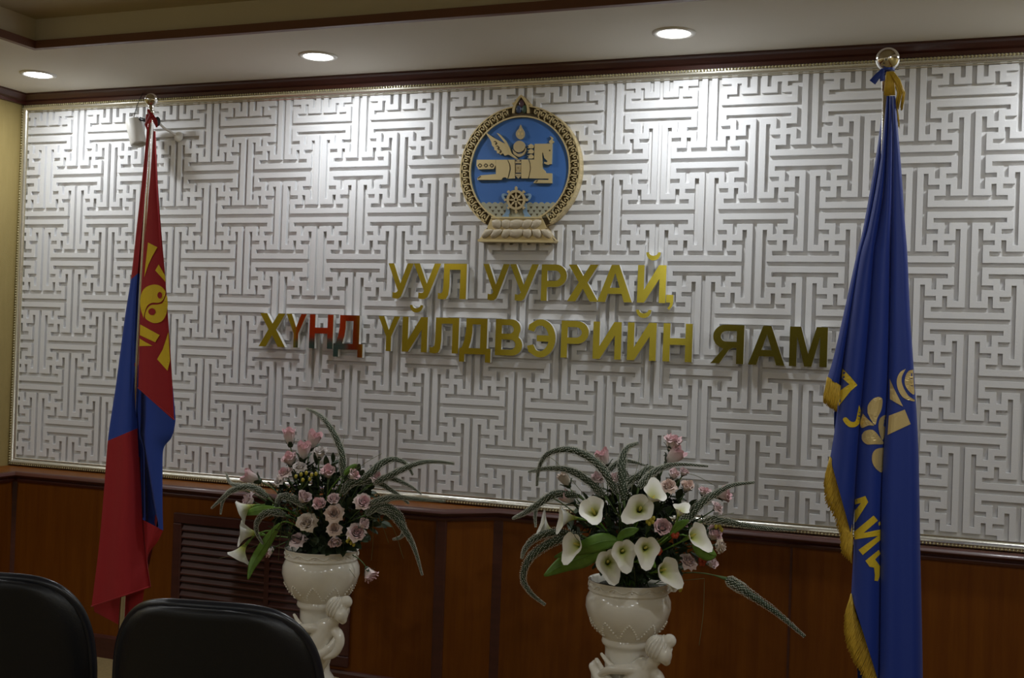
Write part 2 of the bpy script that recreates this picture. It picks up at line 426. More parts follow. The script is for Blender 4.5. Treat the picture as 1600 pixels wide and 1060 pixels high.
# ------------------------------------------------------------------ radiator grille in the wainscot
gx0, gx1, gz0, gz1, gy = -2.545, -1.66, 0.115, 0.680, -0.205
t = thing('radiator_grille', 'dark brown wooden louvred radiator grille set into the panelling behind the left vase', 'grille', ((gx0+gx1)/2, gy, gz0))
mb = MB(); fw = 0.045
mb.box(gx0, gx1, gy-0.016, gy+0.0, gz1-fw, gz1); mb.box(gx0, gx1, gy-0.016, gy, gz0, gz0+fw)
mb.box(gx0, gx0+fw, gy-0.016, gy, gz0+fw, gz1-fw); mb.box(gx1-fw, gx1, gy-0.016, gy, gz0+fw, gz1-fw)
o = mb.build('frame', M_GRILLE, t); o.modifiers.new('bevel', 'BEVEL').width = 0.004
xm = (gx0+gx1)/2 + 0.04
mb = MB(); mb.box(xm-0.012, xm+0.012, gy-0.012, gy-0.001, gz0+fw, gz1-fw); mb.build('mullion', M_GRILLE, t)
mb = MB(); mb.box(gx0+fw, gx1-fw, gy-0.0015, gy-0.0005, gz0+fw, gz1-fw); mb.build('backing', M_BLACKPLASTIC, t)
n = 15; dz = (gz1-gz0-2*fw)/n
for (xa, xb) in ((gx0+fw, xm-0.012), (xm+0.012, gx1-fw)):
    for i in range(n):
        zc = gz0+fw+dz*i
        mb = MB()
        mb.add([(xa,gy-0.0125,zc),(xb,gy-0.0125,zc),(xb,gy-0.0125,zc+0.006),(xa,gy-0.0125,zc+0.006),
                (xa,gy-0.002,zc+dz*0.78),(xb,gy-0.002,zc+dz*0.78),(xb,gy-0.002,zc+dz*0.62),(xa,gy-0.002,zc+dz*0.62)],
               [(0,1,2,3),(3,2,5,4),(4,5,6,7),(7,6,1,0),(0,3,4,7),(1,6,5,2)])
        mb.build('slat', M_GRILLE, t, recalc=True)

# ------------------------------------------------------------------ recessed downlights
def downlight(x, y, watts, label, group=None):
    t = thing('downlight', label, 'ceiling light', (x, y, ZC), group)
    mb = MB(); mb.lathe([(0.058, -0.001), (0.060, -0.006), (0.070, -0.007), (0.078, -0.004), (0.079, 0.0)], 32, c=(x, y, ZC))
    mb.build('rim', M_WHITEMETAL, t, smooth=True)
    mb = MB(); mb.lathe([(0.0, -0.0105), (0.03, -0.0095), (0.05, -0.0065), (0.0595, -0.002), (0.0595, -0.0008), (0.0, -0.0008)], 32, c=(x, y, ZC))
    mb.build('lens', M_LED, t, smooth=True)
    l = bpy.data.lights.new('lamp_light', 'AREA'); l.energy = watts; l.color = SPOT_COLOR
    l.shape = 'DISK'; l.size = 0.11
    lo = bpy.data.objects.new('lamp_light', l); COL.objects.link(lo); lo.parent = t; lo.location = (0, 0, -0.012)
    return t
LX = [-3.24, -1.805, -0.343, 1.11]
LL = ['lit recessed downlight in the corner soffit by the tan left wall', 'lit recessed downlight in the soffit between the red flag and the emblem',
      'lit recessed downlight in the soffit right of the emblem', 'lit recessed downlight in the soffit by the right wall']
for x, l in zip(LX, LL): downlight(x, -0.378, SPOT_FRONT, l)
for y in (-2.0, -3.6, -5.2):
    downlight(-3.29, y, SPOT_SIDE, 'lit recessed downlight along the left soffit, %s from the decorated wall' % {-2.0:'nearest', -3.6:'second', -5.2:'farthest'}[y])
    downlight(1.16, y, SPOT_SIDE, 'lit recessed downlight along the right soffit, %s from the decorated wall' % {-2.0:'nearest', -3.6:'second', -5.2:'farthest'}[y])
for x, l in ((-1.8, 'left'), (-0.34, 'right')):
    downlight(x, YB+0.38, SPOT_SIDE, 'lit recessed downlight in the rear soffit above the added dark doors, on the %s' % l)

# ------------------------------------------------------------------ emblem on the wall
EY = -0.055
def pz(pts, ox, oz, s, Y=EY):
    out = []
    for (x, y) in pts:
        p = at(ox+x/s, oz+y/s, Y); out.append((p.x, p.z))
    return out
def e1(pts): return pz(pts, 700, 140, 4.2391)
def e3(pts): return pz(pts, 725, 240, 7.0667)
def smooth2(pts, n=5):
    q = [Vector((p[0], p[1], 0)) for p in pts]; q = catmull(q + [q[0]], n)[:-1]
    return [(p.x, p.y) for p in q]
EX, EZ, ER, EIN = -1.044, 2.172, 0.260, 0.2125
emb = thing('state_emblem', 'round gold and blue emblem with winged horse, on the lattice wall above the lettering', 'emblem', (EX, -0.021, EZ))
def part(name, mats, mb, parent, **k): return mb.build(name, mats, parent, **k)
# backing with its ogee tip and lotus base outline
ang0, ang1 = math.radians(-57), math.radians(237)
tipl = e1([(548,92),(530,84),(515,62),(500,46),(487,36),(474,46),(459,62),(446,84),(428,92)])
def polar(a, r): return (EX + r*math.cos(a), EZ + r*math.sin(a))
aR = math.atan2(tipl[0][1]-EZ, tipl[0][0]-EX); aL = math.atan2(tipl[-1][1]-EZ, tipl[-1][0]-EX)
outer = [polar(ang0+(aR-ang0)*i/50, ER) for i in range(51)] + tipl[1:-1] + [polar(aL+(ang1-aL)*i/50, ER) for i in range(51)]
base_out = e1([(272,902),(248,925),(238,948),(222,975),(200,995),(207,1010),(700,1014),(712,1002),(690,980),(668,948),(660,925),(640,902)])
mb = MB(); mb.slab([outer + base_out], -0.0125, -0.052, 0, 1); part('backing_plate', [M_EDARK, M_EGOLD2], mb, emb)
# blue field
mb = MB(); mb.slab([circ(EX, EZ, EIN+0.003, 96)], -0.052, -0.0535); part('blue_field', M_EBLUE, mb, emb)
# ring rims
def band(r0, r1, a0, a1, n=70): return [polar(a0+(a1-a0)*i/n, r1) for i in range(n+1)] + [polar(a1+(a0-a1)*i/n, r0) for i in range(n+1)]
ring = MB()
ring.slab([circ(EX, EZ, EIN+0.006, 120), circ(EX, EZ, EIN, 120)], -0.052, -0.062)
ring.slab([band(ER-0.005, ER, ang0, aR)], -0.030, -0.062); ring.slab([band(ER-0.005, ER, aL, ang1)], -0.030, -0.062)
tip_in = e1([(526,158),(526,130),(522,105),(508,80),(487,50),(466,80),(451,105),(446,130),(441,158)])
tip_gap = e1([(541,158),(541,128),(536,100),(524,80),(508,58),(487,40),(466,58),(450,80),(438,100),(430,128),(428,158)])
ring.slab([[tipl[0]] + tipl[1:-1] + [tipl[-1]] + list(reversed(e1([(541,104),(526,92),(508,68),(487,46),(466,68),(448,92),(432,104)])))[::1]], -0.030, -0.062)
ring.slab([tip_gap + list(reversed(tip_in))], -0.052, -0.061)
rg = part('ring', M_EGOLD, ring, emb)
# key fret between the rims
r0, r1 = EIN+0.0095, ER-0.0085
KEY = [(0.0,0,0.0,1),(0.0,1,0.72,1),(0.72,1,0.72,0.36),(0.72,0.36,0.36,0.36),(0.36,0.36,0.36,0.62)]
def key_run(A, B, cnt):
    """one side of the key pattern: u along the angle, v across the ring"""
    fret = MB(); da = (B-A)/cnt; hw = 0.0026
    for k in range(cnt):
        for (u0,v0,u1,v1) in KEY:
            if abs(v1-v0) < 1e-6:
                ra = r0+(r1-r0)*v0; x0, x1 = sorted((A+da*(k+u0), A+da*(k+u1)))
                fret.slab([band(ra-hw, ra+hw, x0-hw/ra, x1+hw/ra, 4)], -0.052, -0.0605)
            else:
                rm = (r0+r1)/2; a = A+da*(k+u0); d = hw/rm; lo, hi = min(v0, v1), max(v0, v1)
                fret.slab([band(r0+(r1-r0)*lo-hw, r0+(r1-r0)*hi+hw, a-d, a+d, 1)], -0.052, -0.0605)
        if k < cnt-1:      # lower return to the next key
            x0, x1 = sorted((A+da*(k+0.0), A+da*(k-0.28 if k else 0.0)))
            x2, x3 = sorted((A+da*(k+1.0), A+da*(k+1.0-0.12)))
            fret.slab([band(r0-hw, r0+hw, x2-hw/r0, x3+hw/r0, 2)], -0.052, -0.0605)
    part('key_fret', M_EGOLD, fret, rg)
key_run(ang0+0.02, aR-0.07, 19); key_run(ang1-0.02, aL+0.07, 19)
# three jewels in the tip
for (c, r, mt) in (((487,92),21,M_JPURPLE),((467,130),21,M_JBLUE),((507,130),21,M_JGREEN)):
    p = e1([c])[0]; q = e1([(c[0]+r, c[1])])[0]
    mb = MB(); mb.sphere((p[0], -0.053, p[1]), abs(q[0]-p[0]), 14, 8, sc=(1, 0.5, 1.25)); part('jewel', mt, mb, emb, smooth=True)
# horse
horse = MB(); YH0, YH1 = -0.0535, -0.0625
horse.slab([e1([(195,467),(322,467),(322,500),(306,528),(205,530),(193,505)])], YH0, YH1)
horse.slab([e1([(320,467),(398,467),(398,472),(410,500),(412,530),(402,575),(398,592),(384,583),(368,585),(357,600),(198,600),(200,586),(222,570),(322,562)])], YH0, YH1)
horse.slab([e1([(402,467),(446,466),(446,590),(404,592),(410,575),(421,530),(417,500)])], YH0, YH1)
horse.slab([e1([(490,466),(536,466),(545,495),(547,530),(538,575),(533,590),(490,590)])], YH0, YH1)
horse.slab([e1([(543,466),(575,466),(578,362),(693,360),(689,495),(666,500),(655,498),(641,492),(642,480),(655,484),(664,478),(652,465),(642,455),(638,440),(632,418),(627,422),(629,525),(646,540),(652,556),(692,557),(692,622),(569,621),(581,604),(606,600),(668,601),(672,592),(541,590),(553,530),(551,495)])], YH0, YH1)
ho = part('horse', M_EGOLD, horse, emb)
det = MB()
for cx in (216, 255, 294):
    det.slab([smooth2(e1([(cx-15,505),(cx,491),(cx+15,505),(cx,519)]), 4), list(reversed(smooth2(e1([(cx-8,505),(cx,498),(cx+8,505),(cx,512)]), 4)))], -0.0625, -0.0632)
for pts in ([(200,588),(222,574),(224,578),(205,592)], [(582,616),(596,603),(600,605),(590,617)], [(672,404),(680,400),(683,408),(675,412)]):
    det.slab([e1(pts)], -0.0625, -0.0632)
part('horse_detail', M_EDARK, det, ho)
sad = MB()
sad.slab([e1([(449,478),(488,478),(488,490),(449,490)])], YH0, -0.0615); sad.slab([e1([(449,560),(488,560),(488,572),(449,572)])], YH0, -0.0615)
sad.slab([e1([(450,466),(488,466),(469,480)])], YH0, -0.0612); sad.slab([e1([(452,574),(486,574),(469,592)])], YH0, -0.0612)
sad.slab([e1([(451,498),(487,498),(487,552),(451,552)])], YH0, -0.0600)
sad.slab([smooth2(e1([(469,506),(482,525),(469,545),(456,525)]), 4), list(reversed(smooth2(e1([(469,513),(477,525),(469,538),(461,525)]), 4)))], YH0, -0.0620)
part('saddle', M_EGOLD2, sad, ho)
mane = MB()
for cy in (378, 412, 446):
    mane.slab([smooth2(e1([(527,cy-8),(538,cy-6),(552,cy-16),(568,cy-8),(572,cy+6),(560,cy+14),(542,cy+12),(530,cy+10),(540,cy+3)]), 3)], YH0, YH1)
mane.slab([smooth2(e1([(676,311),(692,316),(698,328),(692,336),(704,344),(699,356),(686,360),(674,354),(674,344),(683,336),(688,324)]), 3)], YH0, YH1)
part('mane', M_EGOLD, mane, ho)
wing = MB()
wing.slab([e1([(250,283),(300,318),(345,342),(395,368),(412,388),(428,428),(464,462),(446,458),(404,432),(380,440),(368,424),(352,434),(344,424),(330,424),(326,408),(312,402),(310,386),(296,372),(292,352),(284,335)])], YH0, YH1)
wing.slab([e1([(328,290),(345,296),(386,340),(404,372),(424,424),(466,458),(458,461),(424,438),(402,390),(376,348)])], YH0, -0.0660)
part('wing', M_EGOLD, wing, ho)
wd = MB()
for (cx, cy) in ((318,358),(333,388),(347,412)):
    wd.slab([smooth2(e1([(cx-13,cy-8),(cx,cy-15),(cx+14,cy),(cx+4,cy+12),(cx-2,cy+4),(cx+4,cy-3),(cx-2,cy-8)]), 3)], YH1, -0.0632)
part('feather_detail', M_EDARK, wd, ho)
sky = MB()
c = e1([(476,380)])[0]; r = abs(e1([(514,380)])[0][0]-c[0]); rzv = abs(e1([(476,342)])[0][1]-c[1])
sky.slab([circ(c[0], c[1], r, 40, rz=rzv)], YH0, -0.0640); part('sun', M_EGOLD2, sky, emb)
mb = MB(); mb.slab([smooth2(e1([(430,398),(440,428),(470,447),(500,438),(518,410),(519,388),(510,412),(490,426),(466,427),(444,412)]), 4)], YH0, YH1); part('crescent_moon', M_EGOLD2, mb, emb)
mb = MB(); mb.slab([smooth2(e1([(484,234),(493,256),(508,282),(508,312),(488,332),(464,322),(453,300),(459,278),(474,260)]), 4)], YH0, YH1); fl = part('flame', M_EGOLD2, mb, emb)
mb = MB()
for (cx, cy) in ((484,270),(472,296),(495,296)): mb.slab([smooth2(e1([(cx,cy-12),(cx+7,cy),(cx,cy+8),(cx-7,cy)]), 3)], YH1, -0.0632)
part('flame_detail', M_PATCH, mb, fl)
# mountains at the foot of the blue field
scal = []
x = 216.0
while x < 722:
    for k in range(6): scal.append((x + 6.4*k, 757 - 11*math.sin(PI*k/6)))
    x += 38.5
mt_ = MB()
mt_.slab([e1(scal + [(724,757),(700,795),(665,848),(290,848),(262,822),(232,785)])], -0.0535, -0.0565)
mo = part('mountains', M_ESEA, mt_, emb)
mb = MB()
for row, yy in enumerate((782, 806, 830)):
    for k in range(12):
        xx = 240 + 39*k + (19 if row % 2 else 0)
        if 250+row*18 < xx < 705-row*22 and not 395 < xx < 515: mb.slab([e1([(xx-9,yy-7),(xx+9,yy-7),(xx,yy+9)])], -0.0565, -0.0571)
part('mountain_marks', M_EDARK, mb, mo)
# eight-spoked wheel with its silk ribbons
wc = (456, 733); whl = MB()
def ell(cx, cy, rx, ry=None, n=36): return e1([(cx+rx*math.cos(2*PI*i/n), cy+(ry or rx)*math.sin(2*PI*i/n)) for i in range(n)])
whl.slab([ell(*wc, 62, 66), list(reversed(ell(*wc, 47, 50)))], -0.0575, -0.0665)
whl.slab([ell(*wc, 15), list(reversed(ell(*wc, 8)))], -0.0575, -0.0670)
for k in range(8):
    a = 2*PI*k/8 - PI/2; ca, sa = math.cos(a), math.sin(a)
    def rp(r, t): return (wc[0]+r*ca-t*sa, wc[1]+1.06*(r*sa+t*ca))
    whl.slab([e1([rp(13,-3),rp(28,-7),rp(36,-4),rp(49,-4),rp(49,4),rp(36,4),rp(28,7),rp(13,3)])], -0.0575, -0.0655)
    whl.slab([e1([rp(60,-9),rp(66,-5),rp(70,-9),rp(78,-7),rp(86 if k in (0,4) else 78,0),rp(78,7),rp(70,9),rp(66,5),rp(60,9)])], -0.0575, -0.0660)
wo = part('wheel', M_EGOLD2, whl, emb)
mb = MB(); mb.slab([ell(*wc, 48, 51)], -0.0565, -0.0575); part('wheel_recess', M_EDARK, mb, wo)
rb = MB()
for s in (-1, 1):
    def sx(p): return [(456+s*(a-456), b) for a, b in p]
    rb.slab([smooth2(e1(sx([(512,700),(530,690),(550,692),(554,712),(540,735),(520,742),(530,722),(538,706),(524,704)])), 3)], -0.0565, -0.0600)
    rb.slab([smooth2(e1(sx([(500,770),(518,752),(524,790),(528,815),(548,838),(552,848),(512,848),(508,828),(500,815)])), 3)], -0.0565, -0.0600)
part('ribbon', M_EPALEBLUE, rb, emb)
mb = MB(); mb.slab([e1([(290,845),(625,845),(625,856),(290,856)])], -0.052, -0.0640); part('lotus_rail', M_EGOLD, mb, emb)
# lotus base: two rows of petals
def petal(pts, y1, name='petal'):
    lo = smooth2(e1(pts), 4); mb = MB()
    cx = sum(p[0] for p in lo)/len(lo); cz = sum(p[1] for p in lo)/len(lo); n = len(lo)
    vs = []; 
    for (k, yy) in ((1.0, -0.052), (1.0, y1+0.006), (0.86, y1), (0.45, y1-0.003)):
        vs += [(cx+(p[0]-cx)*k, yy, cz+(p[1]-cz)*k) for p in lo]
    vs.append((cx, y1-0.004, cz)); fs = [(r*n+i, r*n+(i+1)%n, (r+1)*n+(i+1)%n, (r+1)*n+i) for r in range(3) for i in range(n)]
    fs += [(3*n+i, 3*n+(i+1)%n, 4*n) for i in range(n)]
    mb.add(vs, fs); return part(name, M_EPETAL, mb, emb, smooth=True, angle=0.9, recalc=True)
for (xa, xb, lean) in ((292,352,14),(358,415,8),(414,500,0),(500,562,-8),(564,622,-14)):
    petal([(xa,872),((xa+xb)/2,860),(xb,870),(xb+lean*0.6,900),((xa+xb)/2+lean*1.2,926),(xa+lean*0.9,915),(xa-2+lean*0.3,895)], -0.066)
for (xa, xb, lean) in ((252,300,-26),(308,362,-22),(372,424,-12),(418,500,0),(500,552,10),(560,612,20),(620,668,28)):
    petal([(xa,930),((xa+xb)/2,927),(xb,930),(xb+lean*0.6+4,958),((xa+xb)/2+lean*1.1,990),(xa+lean*0.9-2,975),(xa+lean*0.4-3,952)], -0.070)
lg = MB()
lg.slab([e1([(285,858),(628,858),(655,920),(640,926),(268,926),(262,915)])], -0.052, -0.0595)
lg.slab([e1([(248,926),(664,926),(690,985),(700,1000),(205,996),(225,975)])], -0.052, -0.0605)
lg.slab([e1([(202,994),(712,1002),(704,1015),(206,1009)])], -0.030, -0.068)
part('lotus_plate', M_EGOLD, lg, emb)

# ------------------------------------------------------------------ gold lettering
LY0, LY1 = -0.0215, -0.042
def arc(cx, cy, rx, ry, a0, a1, n=14): return [(cx+rx*math.cos(math.radians(a0+(a1-a0)*i/n)), cy+ry*math.sin(math.radians(a0+(a1-a0)*i/n))) for i in range(n+1)]
# glyphs in a box 0..1 wide, 0..1 high (baseline to cap height); each a list of loops groups
def G_U():   # У
    return [[(0,1),(0.215,1),(0.50,0.42),(0.77,1),(1,1),(0.60,0.16),(0.53,0.04),(0.44,-0.015),(0.33,-0.02),(0.20,0),(0.20,0.17),(0.30,0.155),(0.37,0.17),(0.405,0.22)]]
def G_L():   # Л
    return [[(0.19,1),(1,1),(1,0),(0.78,0),(0.78,0.83),(0.40,0.83),(0.40,0.36),(0.37,0.12),(0.29,0.0),(0.17,-0.02),(0,0),(0,0.165),(0.10,0.155),(0.16,0.19),(0.185,0.33),(0.19,0.5)]]
def G_R():   # Р
    return [[(0,0),(0.23,0),(0.23,0.38)] + arc(0.56,0.69,0.44,0.31,-90,90) + [(0,1)], list(reversed([(0.23,0.55)] + arc(0.53,0.69,0.22,0.14,-90,90,10) + [(0.23,0.83)]))]
def G_X():
    return [[(0.02,1),(0.28,1),(0.5,0.69),(0.72,1),(0.98,1),(0.64,0.52),(1,0),(0.73,0),(0.5,0.35),(0.27,0),(0,0),(0.36,0.52)]]
def G_A():
    return [[(0.39,1),(0.61,1),(1,0),(0.77,0),(0.70,0.22),(0.30,0.22),(0.23,0),(0,0)], list(reversed([(0.36,0.385),(0.64,0.385),(0.5,0.78)]))]
def G_I():   # И
    return [[(0,1),(0.23,1),(0.23,0.34),(0.74,1),(1,1),(1,0),(0.77,0),(0.77,0.64),(0.25,0),(0,0)]]
def G_Y():   # Ү
    return [[(0,1),(0.26,1),(0.5,0.60),(0.74,1),(1,1),(0.615,0.42),(0.615,0),(0.385,0),(0.385,0.42)]]
def G_N():   # Н
    return [[(0,0),(0,1),(0.235,1),(0.235,0.615),(0.765,0.615),(0.765,1),(1,1),(1,0),(0.765,0),(0.765,0.44),(0.235,0.44),(0.235,0)]]
def G_D():   # Д
    return [[(0.20,1),(0.87,1),(0.87,0.17),(1,0.17),(1,-0.22),(0.83,-0.22),(0.83,0),(0.17,0),(0.17,-0.22),(0,-0.22),(0,0.17),(0.07,0.17),(0.15,0.38),(0.20,0.68)],
            list(reversed([(0.40,0.83),(0.66,0.83),(0.66,0.17),(0.30,0.17),(0.365,0.38),(0.40,0.62)]))]
def G_V():   # В
    return [[(0,0)] + arc(0.62,0.285,0.38,0.285,-90,52,10) + arc(0.58,0.74,0.34,0.26,-28,90,10) + [(0,1)],
            list(reversed([(0.23,0.16)] + arc(0.56,0.30,0.19,0.14,-90,90,8) + [(0.23,0.44)])), list(reversed([(0.23,0.60)] + arc(0.52,0.72,0.15,0.115,-90,90,8) + [(0.23,0.835)]))]
def G_E():   # Э
    return [[(0,0.29),(0.05,0.13)] + arc(0.47,0.5,0.53,0.52,-125,125,24) + [(0.05,0.87),(0.02,0.73),(0.23,0.68)] + arc(0.45,0.5,0.31,0.35,118,14,8) + [(0.34,0.585),(0.34,0.42)] + arc(0.45,0.5,0.31,0.35,-14,-115,8) + [(0.22,0.33)]]
def G_YA():  # Я
    return [[(1,1)] + arc(0.42,0.70,0.36,0.30,90,250,14) + [(0.38,0.38),(0.30,0.30),(0,0),(0.27,0),(0.55,0.36),(0.66,0.41),(0.78,0.41),(0.78,0),(1,0)],
            list(reversed([(0.78,0.84)] + arc(0.46,0.705,0.17,0.135,90,270,8) + [(0.78,0.57)]))]
def G_M():
    return [[(0,0),(0,1),(0.295,1),(0.50,0.32),(0.705,1),(1,1),(1,0),(0.805,0),(0.805,0.76),(0.595,0),(0.405,0),(0.195,0.76),(0.195,0)]]
def G_C():   # comma
    return [[(0,1),(1,1),(1,0.45),(0.85,0.15),(0.45,-0.1),(0.2,0.05),(0.5,0.22),(0.58,0.45),(0,0.45)]]
def breve(x0, x1, z0, z1):
    cx, hw, h = (x0+x1)/2, (x1-x0)/2, z1-z0
    o = [(cx-hw*math.cos(a), z1-h*math.sin(a)) for a in [PI*i/16 for i in range(17)]]
    i_ = [(cx+hw*0.62*math.cos(a), z1-h*0.42*math.sin(a)) for a in [PI*i/16 for i in range(17)]]
    return o + i_
A2, B3 = 390.0, 850.0
def lx(x, off, y): return at(off+x/3.404, y, LY1).x
def letter(glyph, x0, x1, zb, zt, label, group=None, brv=None):
    t = thing('letter', label, 'letter', ((x0+x1)/2, LY0, zb), group)
    loops = [[(x0+(x1-x0)*p[0], zb+(zt-zb)*p[1]) for p in l] for l in glyph]
    mb = MB(); mb.slab(loops, LY0, LY1+0.0015, 0); mb.build('acrylic_body', M_LETTERSIDE, t)
    mb = MB(); mb.slab(loops, LY1+0.0015, LY1, 0, 0); mb.build('gold_face', M_GOLDMIRROR, t)
    if brv:
        lo = [breve(*brv)]
        mb = MB(); mb.slab(lo, LY0, LY1+0.0015); b = mb.build('breve', M_LETTERSIDE, t)
        mb = MB(); mb.slab(lo, LY1+0.0015, LY1); mb.build('breve_face', M_GOLDMIRROR, b)
L1T, L1B, L2T, L2B = 1.790, 1.6435, 1.5655, 1.418
L1 = [(G_U,735,868,A2,'У, first letter in the first word of the upper line'),(G_U,870,1015,A2,'У, second letter in the first word of the upper line'),(G_L,1003,1152,A2,'Л, third letter in the first word of the upper line'),
      (G_U,1240,1380,A2,'У, first letter in the second word of the upper line'),(G_U,1382,1535,A2,'У, second letter in the second word of the upper line'),(G_R,-15,120,B3,'Р, third letter in the second word of the upper line'),
      (G_X,125,290,B3,'Х, fourth letter in the second word of the upper line'),(G_A,285,470,B3,'А, fifth letter in the second word of the upper line'),(G_I,497,648,B3,'Й, sixth letter in the second word of the upper line'),(G_C,652,690,B3,'comma')]
L2 = [(G_X,50,190,A2,'Х, first letter in the first word of the lower line'),(G_Y,193,300,A2,'Ү, second letter in the first word of the lower line'),(G_N,318,443,A2,'Н, third letter in the first word of the lower line'),(G_D,448,603,A2,'Д, fourth letter in the first word of the lower line'),
      (G_Y,683,797,A2,'Ү, first letter in the long middle word of the lower line'),(G_I,812,945,A2,'Й, second letter in the long middle word of the lower line'),(G_L,960,1112,A2,'Л, third letter in the long middle word of the lower line'),(G_D,1118,1285,A2,'Д, fourth letter in the long middle word of the lower line'),
      (G_V,1308,1452,A2,'В, fifth letter in the long middle word of the lower line'),(G_E,-88,62,B3,'Э, sixth letter in the long middle word of the lower line'),(G_R,92,238,B3,'Р, seventh letter in the long middle word of the lower line'),(G_I,262,412,B3,'И, eighth letter in the long middle word of the lower line'),
      (G_I,445,598,B3,'Й, ninth letter in the long middle word of the lower line'),(G_N,635,790,B3,'Н, tenth letter in the long middle word of the lower line'),(G_YA,890,1065,B3,'Я, first letter in the last word of the lower line'),(G_A,1090,1285,B3,'А, second letter in the last word of the lower line'),(G_M,1308,1510,B3,'М, third letter in the last word of the lower line')]
for g, x0, x1, off, l in L1:
    yv = 445; X0, X1 = lx(x0, off, yv), lx(x1, off, yv); b = None; zb, zt = L1B, L1T
    if g is G_I: b = (lx(543, off, 405), lx(620, off, 405), L1T+0.018, L1T+0.050)
    if g is G_C: zb, zt = L1B-0.022, L1B+0.032
    letter(g(), X0, X1, zb, zt, 'gold mirror letter '+l if g is not G_C else 'gold mirror comma ending the upper line of lettering', None, b)
for g, x0, x1, off, l in L2:
    yv = 520; X0, X1 = lx(x0, off, yv), lx(x1, off, yv); b = None
    if x0 == 812: b = (lx(852, off, 480), lx(922, off, 480), L2T+0.018, L2T+0.050)
    if x0 == 445: b = (lx(490, off, 490), lx(570, off, 490), L2T+0.018, L2T+0.050)
    letter(g(), X0, X1, L2B, L2T, 'gold mirror letter '+l, None, b)

# ------------------------------------------------------------------ cloth sheets described by two edges
def lerp_poly(pts, t):
    d = [0.0]
    for a, b in zip(pts, pts[1:]): d.append(d[-1]+math.hypot(b[0]-a[0], b[1]-a[1]))
    L = t*d[-1]
    for i in range(len(pts)-1):
        if L <= d[i+1] or i == len(pts)-2:
            k = (L-d[i])/max(d[i+1]-d[i], 1e-9)
            return (pts[i][0]+(pts[i+1][0]-pts[i][0])*k, pts[i][1]+(pts[i+1][1]-pts[i][1])*k)
def smooth_poly(pts, n=6):
    q = catmull([Vector((p[0], p[1], 0)) for p in pts], n); return [(p.x, p.y) for p in q]
class Sheet:
    """cloth between a left and a right edge; depth(s, t) is how far it stands out towards the room"""
    def __init__(s, left, right, depth, Y, nu=18, nv=60):
        s.L, s.R, s.dep, s.Y, s.nu, s.nv = smooth_poly(left), smooth_poly(right), depth, Y, nu, nv
    def px(s, u, t):
        a, b = lerp_poly(s.L, t), lerp_poly(s.R, t); return (a[0]+(b[0]-a[0])*u, a[1]+(b[1]-a[1])*u)
    def point(s, u, t, off=0.0):
        x, y = s.px(u, t); return at(x, y, s.Y - s.dep(u, t) - off)
    def find(s, x, y):
        lo, hi = 0.0, 1.0
        for _ in range(30):
            t = (lo+hi)/2; a, b = lerp_poly(s.L, t), lerp_poly(s.R, t)
            c = (b[0]-a[0])*(y-a[1]) - (b[1]-a[1])*(x-a[0])
            if c > 0: lo = t
            else: hi = t
        a, b = lerp_poly(s.L, t), lerp_poly(s.R, t); dx, dy = b[0]-a[0], b[1]-a[1]
        return ((x-a[0])*dx+(y-a[1])*dy)/max(dx*dx+dy*dy, 1e-9), t
    def mesh(s, mb, mi=0, t0=0.0, t1=1.0, mfun=None):
        k = s.nu+1; vs = []
        for j in range(s.nv+1):
            t = t0+(t1-t0)*j/s.nv
            vs += [s.point(i/s.nu, t) for i in range(k)]
        mb.add(vs, [(j*k+i, (j+1)*k+i, (j+1)*k+i+1, j*k+i+1) for j in range(s.nv) for i in range(s.nu)], mi)
    def decal(s, mb, poly, mi=0, off=0.0022, step=7.0):
        P = [Vector((p[0], p[1], 0)) for p in poly]; tri = tessellate_polygon([P]); T = [[P[i] for i in t] for t in tri]; out = []
        while T:
            t = T.pop(); e = [(t[(i+1)%3]-t[i]).length for i in range(3)]; k = e.index(max(e))
            if e[k] > step:
                m_ = (t[k]+t[(k+1)%3])/2; T.append([t[k], m_, t[(k+2)%3]]); T.append([m_, t[(k+1)%3], t[(k+2)%3]])
            else: out.append(t)
        for t in out:
            if (t[1].x-t[0].x)*(t[2].y-t[0].y)-(t[1].y-t[0].y)*(t[2].x-t[0].x) > 0: t = [t[0], t[2], t[1]]
            vs = []
            for p in t:
                u, v = s.find(p.x, p.y); vs.append(at(p.x, p.y, s.Y - s.dep(min(max(u,0),1), min(max(v,0),1)) - off))
            mb.add(vs, [(0,1,2)], mi)
def fringe(mb, hem, low, Ydep, n=150, r=0.0016):
    hem, low = smooth_poly(hem), smooth_poly(low)
    for i in range(n):
        t = (i+random.uniform(-0.3, 0.3))/(n-1); t = min(max(t, 0), 1)
        a = lerp_poly(hem, t); b = lerp_poly(low, min(max(t+random.uniform(-0.012, 0.012), 0), 1)); k = random.uniform(0.93, 1.04)
        pts = []
        for j in range(5):
            q = j/4*k; wv = math.sin(q*7+i)*1.0*q
            pts.append(at(a[0]+(b[0]-a[0])*q+wv, a[1]+(b[1]-a[1])*q, Ydep - 0.004*random.random() - 0.006*math.sin(PI*min(q,1))))
        mb.tube(pts, [r*1.1, r*1.15, r, r, r*0.7], 4)
def fold(amp, p=0.6): return lambda u, t: amp*(max(math.sin(PI*min(max(u,0),1)), 0)**p)
FY = -0.78

